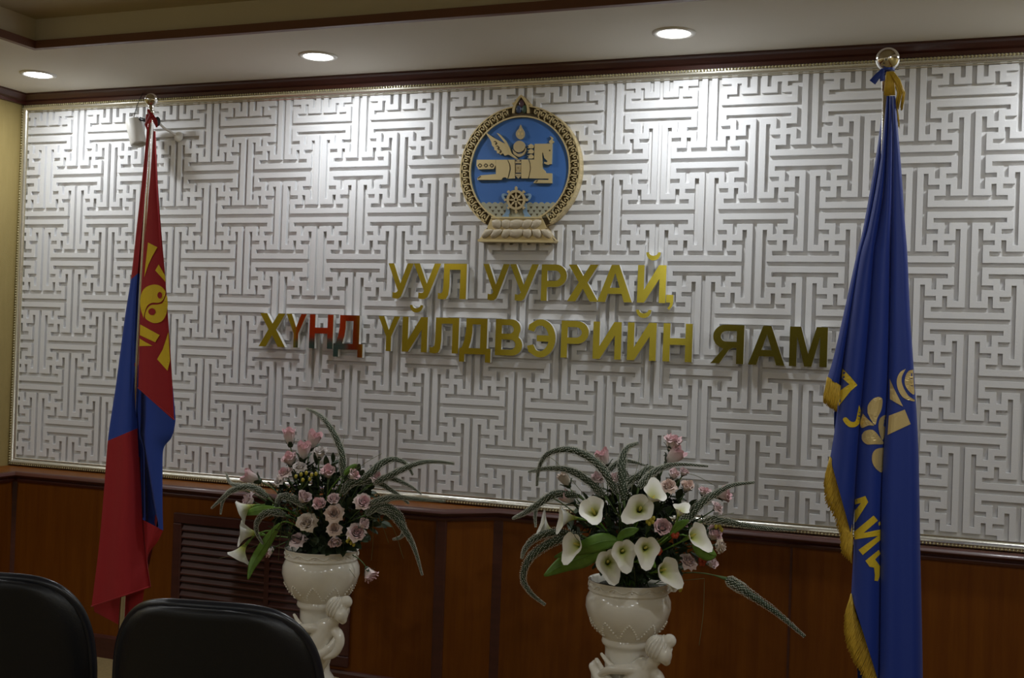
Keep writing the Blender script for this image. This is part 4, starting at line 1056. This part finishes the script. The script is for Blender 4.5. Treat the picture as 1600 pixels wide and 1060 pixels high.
def rose(B, fx, x, y, d, kind, color, ang, face, label, extra=0.0):
    """x, y bloom centre in a crop of the photograph, d its width there, ang the tilt of its axis in the picture (0 = up, + = right), face 0..1 turned to the viewer"""
    px, py = fx(x, y); c = B.pos(px, py, extra); scale = d/ fx.s * ((c-CAM).dot(FW)/FPX) / (0.071 if kind == 'open' else 0.051 if kind == 'half' else 0.037)
    up = RT*math.sin(math.radians(ang)) + UP*math.cos(math.radians(ang))
    dirn = (up*(1-face) + TOCAM*face).normalized(); o = c - dirn*0.022*scale
    t = thing('rose', label, 'rose', o)
    rot = vec_frame(dirn) @ Matrix.Rotation(random.uniform(0, 6.28), 3, 'Z')
    child('bloom', ROSE_MESH[(kind, color)], t, rot, scale); child('calyx', CALYX, t, rot, scale*0.95)
    B.stem(t, o - dirn*0.006*scale, dirn); return t
def calla(B, fx, x, y, d, ang, face, tip, label, extra=0.05):
    px, py = fx(x, y); c = B.pos(px, py, extra); scale = d/fx.s*((c-CAM).dot(FW)/FPX)/0.082
    up = RT*math.sin(math.radians(ang)) + UP*math.cos(math.radians(ang))
    dirn = (up*(1-face) + TOCAM*face).normalized(); o = c - dirn*0.045*scale
    t = thing('calla_lily', label, 'calla lily', o)
    tp = RT*math.sin(math.radians(tip)) + UP*math.cos(math.radians(tip)); tp = (tp - dirn*tp.dot(dirn)).normalized()
    rot = Matrix((tp, dirn.cross(tp), dirn)).transposed()
    child('spathe', SPATHE, t, rot, scale); child('spadix', SPADIX, t, rot, scale); child('sheath', SHEATH, t, rot, scale)
    B.stem(t, o - dirn*0.012*scale, dirn, 0.003, mt=M_LEAFB); return t
def plume(B, fx, pts, w, label, y0=None, y1=None, taper=True):
    """arching spike along pts (crop coordinates, base first) studded with tiny white florets"""
    P = [fx(*p) for p in pts]; n = len(P)
    ya = B.Y(*P[0]) if y0 is None else y0; yb = (VY-0.05) if y1 is None else y1
    W = catmull([at(p[0], p[1], ya+(yb-ya)*i/(n-1)) for i, p in enumerate(P)], 8); k = len(W)
    sc_ = ((W[0]-CAM).dot(FW)/FPX)/fx.s; R = w/2*sc_*1.45
    t = thing('flower_spike', label, 'flower spike', W[0])
    rad = [R*(0.9*min(1, 0.5+i/(k*0.2)) * (1-0.72*max(i/(k-1)-0.35, 0)/0.65)) for i in range(k)]
    mb = MB(); mb.tube(W, [max(r*0.75, 0.0012) for r in rad], 7); core = mb.build('spike', M_PLUMEG, t, smooth=True)
    fl = MB(); rd = random.Random(len(label)*7+n)
    L = sum((W[i+1]-W[i]).length for i in range(k-1)); cnt = int(L/0.0027)
    for i in range(cnt):
        q = (i+0.5)/cnt*(k-1); j = min(int(q), k-2); f = q-j; c = W[j].lerp(W[j+1], f); tn = (W[j+1]-W[j]).normalized()
        r = rad[j]+(rad[j+1]-rad[j])*f
        sx = tn.cross(Vector((0.3, 1, 0.2))).normalized(); sy_ = tn.cross(sx)
        for m_ in range(5):
            a = i*0.55+m_*2*PI/5+rd.uniform(-0.15, 0.15); fl.octa(c + (sx*math.cos(a)+sy_*math.sin(a))*r*rd.uniform(0.92, 1.10), rd.uniform(0.0013, 0.0020)*(0.75+0.4*r/R))
    f_ = fl.build('florets', M_PLUMEW, t); f_['kind'] = 'stuff'
    mb = MB(); a = B.root(0.9); mid = a.lerp(W[0], 0.5) + Vector((0,0,0.05)) - (W[1]-W[0]).normalized()*0.03
    mb.tube([a*(1-u)**2+mid*2*u*(1-u)+W[0]*u*u for u in [i/8 for i in range(9)]], [0.002]*8+[max(rad[0]*0.7,0.002)], 6); mb.build('stem', M_STEMG, t, smooth=True)
    return t
def blade(B, fx, pts, w, label, mt, extra=0.03, group=None, name='leaf', y1=None):
    """broad leaf along pts, widest in the middle, with a folded midrib"""
    P = [fx(*p) for p in pts]; n = len(P)
    W = catmull([at(p[0], p[1], B.Y(p[0], p[1], extra*(i/(n-1)))) for i, p in enumerate(P)], 6); k = len(W)
    R = w/2*((W[0]-CAM).dot(FW)/FPX)/fx.s
    t = thing(name, label, 'leaf', W[0], group); mb = MB(); vs = []; nu = 6
    for i in range(k):
        tn = (W[min(i+1,k-1)]-W[max(i-1,0)]).normalized(); q = i/(k-1); wd = R*(math.sin(PI*min(q*0.93+0.05,1))**0.75)*(1-0.25*q)
        sd = tn.cross(TOCAM).normalized()
        for j in range(nu+1):
            x = 2*j/nu-1; vs.append(W[i] + sd*x*wd - TOCAM*(0.30*wd*abs(x)**1.3) + TOCAM*0.05*wd*math.sin(q*9+x*2))
    mb.add(vs, [(i*(nu+1)+j, i*(nu+1)+j+1, (i+1)*(nu+1)+j+1, (i+1)*(nu+1)+j) for i in range(k-1) for j in range(nu)])
    o = mb.build('blade', mt, t, smooth=True); sm = o.modifiers.new('solid', 'SOLIDIFY'); sm.thickness = 0.0012
    mb = MB(); mb.tube([p + TOCAM*0.0012 for p in W], [0.0022*(1-0.75*i/(k-1)) for i in range(k)], 6); mb.build('midrib', mt, t, smooth=True)
    B.stem(t, W[0], (W[1]-W[0]).normalized(), 0.0026, mt=mt); return t
def spray(B, px, py, extra, label, group, rnd):
    """stem with dark rose leaflets"""
    c = B.pos(px, py, extra); a = B.m; d = (c-a).normalized()
    t = thing('leaf_spray', label, 'leaf spray', c, group)
    mb = MB(); tip = c + d*0.03
    bs = a + (c-a)*0.25 + Vector((rnd.uniform(-.03,.03), rnd.uniform(-.03,.03), 0)); mb.tube([B.root(0.8), bs, c, tip], 0.0016, 5); mb.build('stem', M_STEMG, t)
    lf = MB()
    for k in range(7):
        o = c + d*(0.03-0.016*((k+1)//2)); an = rnd.uniform(0, 6.28)
        ax_ = vec_frame(d) @ Vector((math.cos(an), math.sin(an), rnd.uniform(0.3, 0.9))); ax_.normalize()
        if k == 0: ax_ = d
        sd = ax_.cross(d + Vector((0.01,0.02,0.03))).normalized(); L = rnd.uniform(0.038, 0.056); nrm = sd.cross(ax_); wd = L*0.30
        def fn(u, v):
            x = 2*u-1; return o + ax_*L*v + sd*x*wd*math.sin(PI*min(v*0.9+0.08,1))**0.8 + nrm*(0.25*wd*abs(x) - 0.10*L*v*v)
        grid_patch(lf, fn, 4, 6)
    lf.build('leaflets', M_LEAFD, t, smooth=True); return t
class FX:
    def __init__(s, ox, oy, sc_): s.ox, s.oy, s.s = ox, oy, sc_
    def __call__(s, x, y): return (s.ox+x/s.s, s.oy+y/s.s)

# ------------------------------------------------------------------ left bouquet
BL_ = Bouquet(MOUTH_L, 508, 782, 120, 95, 'left'); fL = FX(320, 630, 3.655)
LR_ = [(484,192,80,'bud','pink',-5,0.15,'pink rosebud at the top left of the left bouquet'),
 (620,212,86,'bud','pink',20,0.2,'pink rosebud highest on the right at the top of the left bouquet'),
 (566,274,84,'bud','pink',6,0.25,'pink rosebud in the middle of the top trio of the left bouquet'),
 (484,318,94,'half','pale',-20,0.3,'pale pink half-open rose just below the top buds of the left bouquet'),
 (455,398,88,'open','pale',-30,0.35,'pale pink open rose at upper left of the left bouquet, under the half-open rose'),
 (264,425,84,'bud','pink',-65,0.2,'pink rosebud lying sideways at the far left edge of the left bouquet'),
 (660,282,84,'half','white',10,0.2,'whitish rose behind the top buds of the left bouquet'),
 (704,392,88,'half','pale',5,0.45,'pale pink rose below the tall upright spike of the left bouquet'),
 (850,410,78,'half','pale',60,0.25,'pale pink rose turned sideways at the upper right of the left bouquet'),
 (978,420,80,'open','pale',45,0.4,'pale pink open rose outermost at the upper right of the left bouquet'),
 (245,556,100,'open','mauve',-70,0.3,'dusky pink open rose on the left side of the left bouquet, above the calla lilies'),
 (566,538,86,'half','mauve',40,0.35,'dusky rose facing right, left of centre in the left bouquet'),
 (655,578,80,'half','pale',-10,0.6,'pale rose just left of the left bouquet centre'),
 (738,550,76,'half','mauve',0,0.5,'dusky rose at the centre of the left bouquet, behind the peach rose'),
 (738,628,104,'open','peach',10,0.8,'peach open rose facing forward at the centre of the left bouquet'),
 (906,565,100,'open','pale',40,0.6,'pale pink open rose on the right side of the left bouquet'),
 (580,682,112,'open','cream',-25,0.7,'large cream open rose facing forward at the lower left centre of the left bouquet'),
 (740,718,82,'open','peach',0,0.75,'small peach open rose low in the centre of the left bouquet'),
 (868,740,106,'open','pale',30,0.65,'pale pink open rose at the lower right of the left bouquet'),
 (530,780,98,'open','mauve',-20,0.45,'dusky rose hanging over the left rim of the left vase'),
 (744,790,80,'half','mauve',170,0.5,'dusky rose drooping over the front rim of the left vase'),
 (906,690,70,'half','mauve',50,0.3,'small dusky rose tucked behind the lower right rose of the left bouquet'),
 (362,846,74,'half','pale',-120,0.3,'small pink rose drooping beside the grille at the lower left of the left bouquet'),
 (945,982,92,'half','pale',150,0.2,'pale pink rose hanging above the cherub of the left vase'),
 (540,362,80,'open','white',-5,0.4,'white open flower between the upper roses of the left bouquet'),
 (424,440,74,'open','white',-50,0.4,'white open flower at the upper left of the left bouquet')]
for r_ in LR_: rose(BL_, fL, *r_)
calla(BL_, fL, 228, 735, 150, -80, 0.25, -95, 'white calla lily on the left bouquet, upper of the pair before the grille')
calla(BL_, fL, 188, 862, 140, -140, 0.15, 190, 'white calla lily drooping lowest at the left of the left bouquet')
calla(BL_, fL, 215, 600, 130, -100, 0.1, -140, 'white calla lily in side view under the leftmost dusky rose of the left bouquet')
LP_ = [([(790,420),(785,300),(745,190),(690,105),(640,60),(580,33)], 34, 'speckled white-green spike rising highest from the left bouquet'),
 ([(360,540),(290,490),(230,480),(150,505),(95,550),(38,602)], 34, 'speckled spike reaching farthest left from the left bouquet'),
 ([(200,490),(150,500),(105,555),(90,638)], 24, 'short speckled spike drooping at the far left of the left bouquet'),
 ([(330,500),(220,475),(150,460),(120,400)], 24, 'speckled spike with a tip turned up at the far left of the left bouquet'),
 ([(570,590),(500,545),(430,540),(408,620),(400,765)], 34, 'speckled spike hanging straight down in the left half of the left bouquet'),
 ([(460,640),(390,622),(330,640),(296,690),(300,750),(332,806)], 32, 'speckled spike curling over the calla lilies of the left bouquet'),
 ([(900,440),(960,390),(1010,345),(1080,322),(1150,350),(1188,412)], 40, 'speckled spike arching over at the upper right of the left bouquet'),
 ([(960,460),(1040,425),(1120,385),(1220,345),(1320,335),(1424,347)], 34, 'speckled spike reaching far right across the lattice from the left bouquet'),
 ([(1000,425),(1060,430),(1120,450),(1180,480),(1238,522)], 26, 'thin speckled spike between the two long right spikes of the left bouquet'),
 ([(780,520),(830,460),(900,445),(980,450),(1050,490),(1110,530),(1166,576)], 38, 'speckled spike arching across the right half of the left bouquet'),
 ([(930,580),(1020,550),(1100,540),(1220,550),(1375,562)], 30, 'speckled spike lying along the gold moulding right of the left bouquet'),
 ([(920,640),(970,598),(1040,590),(1110,640),(1138,720),(1120,765),(1075,780)], 36, 'speckled spike hooked back at the lower right of the left bouquet'),
 ([(980,610),(1060,630),(1150,740),(1200,840),(1242,985)], 34, 'speckled spike hanging lowest at the right of the left bouquet')]
for p_, w_, l_ in LP_: plume(BL_, fL, p_, w_, l_)
blade(BL_, fL, [(430,690),(370,770),(310,860),(270,930),(246,1008)], 74, 'long bright green leaf drooping in front of the grille from the left bouquet', M_LEAFB, 0.06)
blade(BL_, fL, [(400,600),(330,610),(270,622),(225,640)], 60, 'bright green leaf pointing left under the dusky rose of the left bouquet', M_LEAFB)
blade(BL_, fL, [(780,420),(815,390),(845,365),(870,352)], 40, 'small yellow-green leaf beside the tall spike of the left bouquet', M_LEAFB)
def bud_sprig(B, fx, pts, label):
    c = B.pos(*fx(*pts[0]), 0.02); t = thing('bud_sprig', label, 'bud sprig', c); st = MB(); r0_ = B.root(0.5)
    for p in pts:
        e = B.pos(*fx(*p), 0.025); st.tube([r0_.lerp(c, 0.8), e], 0.0012, 5)
        mb = MB(); mb.sphere(e, 0.006, 8, 6, sc=(1,1,1.3)); mb.build('bud', M_YBUD, t, smooth=True)
    st.tube([r0_, r0_.lerp(c, 0.8)], 0.0016, 5); st.build('stem', M_STEMG, t)
bud_sprig(BL_, fL, [(520,420),(550,408),(580,400),(610,412),(635,405),(600,435),(560,440)], 'sprig of small yellow-green buds below the top roses of the left bouquet')
bud_sprig(BL_, fL, [(825,775),(835,800),(850,810),(815,790)], 'sprig of small yellow-green buds at the right rim of the left vase')

# ------------------------------------------------------------------ right bouquet
BR_ = Bouquet(MOUTH_R, 995, 815, 140, 105, 'right'); fR = FX(800, 660, 3.028)
RR_ = [(760,92,92,'half','pale',15,0.2,'pale pink rose at the very top of the right bouquet'),
 (768,160,84,'bud','pale',40,0.2,'pale pink rosebud just below the topmost rose of the right bouquet'),
 (432,172,72,'bud','pale',-20,0.2,'pale pink rosebud at the upper left of the right bouquet, behind the arching spikes'),
 (250,270,62,'bud','cream',-30,0.15,'cream rosebud on the left of the right bouquet'),
 (262,358,62,'bud','pale',-55,0.2,'pale pink rosebud below the cream bud at left of the right bouquet'),
 (405,262,78,'open','mauve',-10,0.3,'dusky open rose behind the left spikes of the right bouquet'),
 (482,268,66,'half','mauve',5,0.3,'dusky rose left of the tall centre spike of the right bouquet'),
 (742,300,80,'open','peach',-5,0.5,'peach open rose above the calla lilies, right of centre in the right bouquet'),
 (830,302,66,'half','peach',15,0.4,'small peach rose in the upper right of the right bouquet'),
 (768,245,60,'half','mauve',20,0.3,'small dusky rose beneath the topmost roses of the right bouquet'),
 (912,330,62,'half','pale',15,0.2,'pale pink rose upright beside the outermost rose of the right bouquet'),
 (1003,340,86,'half','pale',75,0.15,'pale pink rose turned right, outermost on the right of the right bouquet'),
 (712,497,84,'half','pale',0,0.75,'pink rose facing forward in the middle of the right bouquet'),
 (956,528,82,'half','pale',40,0.4,'pale pink rose at the right side of the right bouquet, above the gold moulding'),
 (986,588,76,'open','cream',100,0.35,'cream open rose at the lower right edge of the right bouquet'),
 (834,658,84,'open','mauve',20,0.5,'dusky open rose low on the right of the right bouquet'),
 (948,666,60,'half','mauve',80,0.4,'small dusky rose at the lower right of the right bouquet'),
 (972,402,66,'open','mauve',50,0.3,'dusky rose below the outermost right rose of the right bouquet'),
 (815,236,46,'half','mauve',25,0.3,'tiny dusky rose beside the flat spike tip of the right bouquet')]
for r_ in RR_: rose(BR_, fR, *r_)
RC_ = [(378,408,128,-35,0.45,155,'white calla lily facing down-left in the upper left of the right bouquet'),
 (250,445,120,-80,0.2,-100,'white calla lily outermost left of the right bouquet, behind the others'),
 (148,508,112,-75,0.15,-60,'small white calla lily at the far left tip of the right bouquet'),
 (296,572,124,-70,0.5,-160,'white calla lily above the big green leaf of the right bouquet'),
 (456,655,132,-10,0.82,170,'white calla lily facing forward over the left rim of the right vase'),
 (526,605,124,0,0.85,175,'white calla lily facing forward, left of the centre pair of the right bouquet'),
 (636,590,124,5,0.85,185,'white calla lily facing forward, right of the centre pair of the right bouquet'),
 (724,695,130,60,0.7,140,'white calla lily over the right rim of the right vase'),
 (752,748,110,110,0.4,120,'white calla lily drooping behind the one at the right rim of the right vase'),
 (612,402,134,5,0.75,-130,'white calla lily at the centre top of the right bouquet, in front'),
 (672,352,122,30,0.5,20,'white calla lily at the centre top of the right bouquet, behind'),
 (864,530,124,50,0.6,140,'white calla lily on the right of the right bouquet'),
 (795,420,84,10,0.4,30,'small white calla lily between the roses at right of the right bouquet')]
for c_ in RC_: calla(BR_, fR, *c_)
RP_ = [([(500,340),(440,240),(370,170),(270,130),(170,150),(128,215),(118,302)], 36, 'speckled spike arching in a hook at the upper left of the right bouquet'),
 ([(440,350),(350,270),(260,225),(160,220),(78,235)], 34, 'speckled spike reaching left across the lattice from the right bouquet'),
 ([(320,350),(210,340),(130,385),(60,430),(4,456)], 36, 'speckled spike pointing farthest left from the right bouquet'),
 ([(180,350),(130,380),(110,430),(112,498)], 22, 'short speckled spike hanging at the far left of the right bouquet'),
 ([(330,540),(200,520),(110,550),(62,600),(46,645)], 34, 'speckled spike drooping on the left of the right bouquet, upper of two'),
 ([(320,560),(240,550),(150,590),(80,650),(52,740),(90,810),(158,866)], 38, 'speckled spike drooping lowest on the left of the right bouquet'),
 ([(528,370),(522,260),(522,180),(545,122),(597,98)], 42, 'speckled spike standing upright in the centre of the right bouquet'),
 ([(520,330),(545,285),(600,255),(640,222),(672,225),(682,318)], 34, 'speckled spike bent over behind the top calla lilies of the right bouquet'),
 ([(600,310),(640,265),(690,225),(780,200),(928,209)], 30, 'speckled spike pointing right below the topmost roses of the right bouquet'),
 ([(450,240),(500,195),(550,185),(632,205)], 26, 'speckled spike arching behind the upright one of the right bouquet'),
 ([(790,480),(840,445),(900,380),(960,340),(1040,300),(1148,285)], 36, 'speckled spike slanting up past the outermost right rose of the right bouquet'),
 ([(900,470),(960,462),(1060,480),(1180,500),(1345,512)], 30, 'speckled spike lying along the gold moulding right of the right bouquet'),
 ([(1015,742),(1060,770),(1120,810),(1250,900),(1386,1016)], 42, 'thick speckled spike slanting down to the right of the right bouquet')]
for p_, w_, l_ in RP_: plume(BR_, fR, p_, w_, l_, **({'y0': VY-0.05} if p_[0][0] == 1015 else {}))
blade(BR_, fR, [(440,600),(340,640),(250,670),(152,728)], 112, 'large green leaf drooping left over the rim of the right vase, lower of two', M_LEAFB, 0.05)
blade(BR_, fR, [(500,560),(430,565),(350,590),(200,640)], 96, 'large green leaf above the lower one at left of the right bouquet', M_LEAFB, 0.03)
blade(BR_, fR, [(860,560),(900,600),(940,625),(968,632)], 90, 'green leaf beside the calla lily at the right of the right bouquet', M_LEAFB)
blade(BR_, fR, [(740,540),(780,500),(810,478),(838,464)], 46, 'slender green leaf right of the forward-facing rose in the right bouquet', M_LEAFB)
blade(BR_, fR, [(500,560),(530,530),(570,515),(600,505)], 50, 'small green leaf between the calla lilies at the centre of the right bouquet', M_LEAFB)
blade(BR_, fR, [(590,660),(630,655),(660,665),(680,690)], 50, 'small green leaf over the front rim of the right vase', M_LEAFB)
bud_sprig(BR_, fR, [(640,470),(655,462),(670,455),(665,472),(650,480)], 'sprig of small yellow-green buds left of the forward-facing rose of the right bouquet')
bud_sprig(BR_, fR, [(965,495),(980,490),(992,510),(985,500)], 'sprig of small yellow-green buds at the right edge of the right bouquet')
bud_sprig(BR_, fR, [(790,770),(800,785),(795,795)], 'sprig of small yellow-green buds drooping below the right rim of the right vase')
def small_flower(B, fx, x, y, label):
    e = B.pos(*fx(x, y), 0.0); t = thing('small_flower', label, 'flower', e); mb = MB(); rot = vec_frame(TOCAM)
    for k in range(6):
        a = 2*PI*k/6
        mb.sphere(e + rot @ Vector((0.008*math.cos(a), 0.008*math.sin(a), 0)), 0.008, 8, 6, sc=(1,0.6,1))
    mb.build('petals', M_REDF, t, smooth=True); B.stem(t, e, TOCAM, 0.0014)
small_flower(BR_, fR, 690, 610, 'small orange-red flower right of the front calla lily pair in the right bouquet')
small_flower(BR_, fR, 898, 660, 'small orange-red flower beside the low dusky roses of the right bouquet')
small_flower(BR_, fR, 770, 530, 'small orange-red flower behind the forward-facing pink rose of the right bouquet')

# ------------------------------------------------------------------ leaf sprays and thin grasses filling the gaps
for B, lab, grp, n in ((BL_, 'dark green rose leaf spray filling gaps among the flowers of the left bouquet', 'rose leaf sprays in the left bouquet', 64),
                       (BR_, 'dark green rose leaf spray filling gaps among the flowers of the right bouquet', 'rose leaf sprays in the right bouquet', 60)):
    rnd = random.Random(11 if B is BL_ else 12)
    for i in range(n):
        a = i*2.39996; r = math.sqrt((i+0.5)/n); up = math.sin(a) < 0
        x = B.cx + B.rx*(0.62 if up else 0.74)*r*math.cos(a); y = B.cy + 8 + B.ry*(0.62 if up else 0.78)*r*math.sin(a)
        spray(B, x, min(y, B.cy+72), -0.10 if up else -0.075, lab, grp, rnd)
    for i in range(11):     # collar of leaves over the rim
        q = i/10; spray(B, B.cx-48+96*q, B.cy+60+14*math.sin(PI*q)+(0 if B is BL_ else 8), -0.03, lab, grp, rnd)
for B, fx, lab, grp, lst in ((BL_, fL, 'hair-thin dry grass strand trailing from the left bouquet', 'grass strands of the left bouquet',
      [[(700,470),(780,250),(800,180)],[(860,430),(870,340),(872,290)],[(820,420),(920,340),(1010,290)],[(940,640),(1010,700),(1050,800)],[(930,650),(1060,690),(1135,890)],[(480,700),(500,850),(508,1010)],[(790,780),(800,900),(860,1000)],
       [(480,560),(400,680),(360,840)],[(450,640),(430,760),(420,900)],[(600,560),(520,640),(470,820)],[(330,800),(180,860),(80,890)],[(960,660),(960,800),(950,900)]]),
     (BR_, fR, 'hair-thin dry grass strand trailing from the right bouquet', 'grass strands of the right bouquet',
      [[(910,740),(905,900),(885,1058)],[(560,340),(600,180),(605,140)],[(640,330),(652,220),(650,150)],[(430,280),(260,215),(100,240)],[(330,330),(200,180),(140,170)],[(760,240),(860,250),(960,300)],[(560,560),(580,720),(590,815)],[(880,480),(960,450),(1050,430)]])):
    for pts in lst:
        W = catmull([B.pos(*fx(*p), 0.01+0.02*i) for i, p in enumerate(pts)], 8)
        t = thing('grass_strand', lab, 'grass', W[0], grp); mb = MB()
        mb.tube([B.root(0.7)] + W, 0.0009, 5); mb.build('blade', M_STRAND, t, smooth=True)

# ------------------------------------------------------------------ black chairs in the foreground
def make_chair(cx, cy, rz, top, label):
    """seat faces the decorated wall, so the camera sees the back of the padded shell"""
    t = thing('chair', label, 'chair', (cx, cy, 0)); rot = Matrix.Rotation(rz, 3, 'Z'); org = Vector((cx, cy, 0))
    def T(mb): mb.v = [org + rot @ p for p in mb.v]; return mb
    def outline(k):   # half outline of the back: (half width, height below top)
        return k
    zt, zb = top, top-0.47
    rows = [(0.0,0.060),(0.003,0.100),(0.010,0.132),(0.022,0.158),(0.040,0.180),(0.065,0.199),(0.10,0.214),(0.15,0.224),(0.22,0.228),(0.30,0.222),(0.38,0.205),(0.43,0.185),(0.46,0.155),(0.47,0.11)]
    def shell(off, inflate, nm, material, edge):
        mb = MB(); nu = 20; vs = []
        for face in (0, 1):
            for (dz, hw) in rows:
                for i in range(nu+1):
                    x = (2*i/nu-1); X = hw*x; lean = -0.05*(zt-dz-0.45)/0.47
                    curve = 0.055*(X/0.228)**2
                    ed = (1-abs(x)**14)*min(1, (dz+0.004)/0.012)**0.5*min(1, (0.472-dz)/0.02)**0.5
                    y = lean + curve + (-off-inflate*ed if face == 0 else off+inflate*1.4*ed)
                    vs.append(Vector((X, y, zt-dz)))
        k = nu+1; R_ = len(rows); fs = []
        for j in range(R_-1):
            for i in range(nu):
                fs.append((j*k+i, (j+1)*k+i, (j+1)*k+i+1, j*k+i+1)); b = R_*k
                fs.append((b+j*k+i, b+j*k+i+1, b+(j+1)*k+i+1, b+(j+1)*k+i))
        b = R_*k
        for j in range(R_-1):
            fs.append((j*k, b+j*k, b+(j+1)*k, (j+1)*k)); fs.append((j*k+nu, (j+1)*k+nu, b+(j+1)*k+nu, b+j*k+nu))
        for i in range(nu):
            fs.append((i, i+1, b+i+1, b+i)); fs.append(((R_-1)*k+i, b+(R_-1)*k+i, b+(R_-1)*k+i+1, (R_-1)*k+i+1))
        mb.add(vs, fs); return T(mb).build(nm, material, t, smooth=True, angle=1.0, recalc=True)
    bk = shell(0.014, 0.020, 'backrest', M_CHAIR, 0)
    pp = []
    for s in (-1, 1):
        seq = rows if s == -1 else list(reversed(rows))
        for (dz, hw) in seq:
            pp.append(Vector((s*hw, -0.05*(zt-dz-0.45)/0.47 + 0.055*(hw/0.228)**2 - 0.0, zt-dz)))
    half = len(rows); left = pp[:half]; right = pp[half:]
    loop = list(reversed(left)) + list(reversed(right))
    mb = MB(); mb.tube(catmull(loop, 4), 0.0125, 8, flat=1.0); T(mb).build('edge_trim', M_PIPING, t, smooth=True)
    # seat, frame and legs
    mb = MB(); n = 28; vs = []
    for (z, k) in ((0.405,0.94),(0.412,1.0),(0.455,1.0),(0.468,0.95),(0.474,0.80),(0.476,0.4)):
        for i in range(n):
            a = 2*PI*i/n; c, s = math.cos(a), math.sin(a); e = 0.45
            vs.append(Vector((0.245*k*math.copysign(abs(c)**e, c), 0.23+0.235*k*math.copysign(abs(s)**e, s), z)))
    fs = [(r*n+i, r*n+(i+1)%n, (r+1)*n+(i+1)%n, (r+1)*n+i) for r in range(5) for i in range(n)] + [tuple(5*n+i for i in range(n)), tuple(n-1-i for i in range(n))]
    mb.add(vs, fs); T(mb).build('seat', M_CHAIR, t, smooth=True, angle=0.9)
    for s in (-1, 1):
        mb = MB(); mb.tube(catmull([(s*0.20, 0.40, 0.41), (s*0.215, 0.44, 0.2), (s*0.225, 0.46, 0.0)], 4), 0.012, 10); T(mb).build('leg', M_CHROME, t, smooth=True)
        mb = MB(); mb.tube(catmull([(s*0.20, 0.06, 0.41), (s*0.215, 0.01, 0.2), (s*0.225, -0.03, 0.0)], 4), 0.012, 10); T(mb).build('leg', M_CHROME, t, smooth=True)
        mb = MB(); mb.tube(catmull([(s*0.15, 0.10, 0.40), (s*0.17, 0.0, 0.41), (s*0.17, -0.0, 0.50), (s*0.16, -0.005, 0.60)], 5), 0.011, 10); T(mb).build('back_support', M_CHROME, t, smooth=True)
    return t
def depth_point(px, py, D): return CAM + (RT*((px-800)/FPX) + UP*((530-py)/FPX) + FW)*D
c1 = depth_point(335, 1000, 2.5); c2 = depth_point(-12, 960, 2.72)
make_chair(c1.x, c1.y, YAW-0.16, 0.893, 'black padded chair in front of the left vase, right one of two')
make_chair(c2.x, c2.y, YAW-0.10, 0.893, 'black padded chair at the lower left corner, partly cut off by the frame')
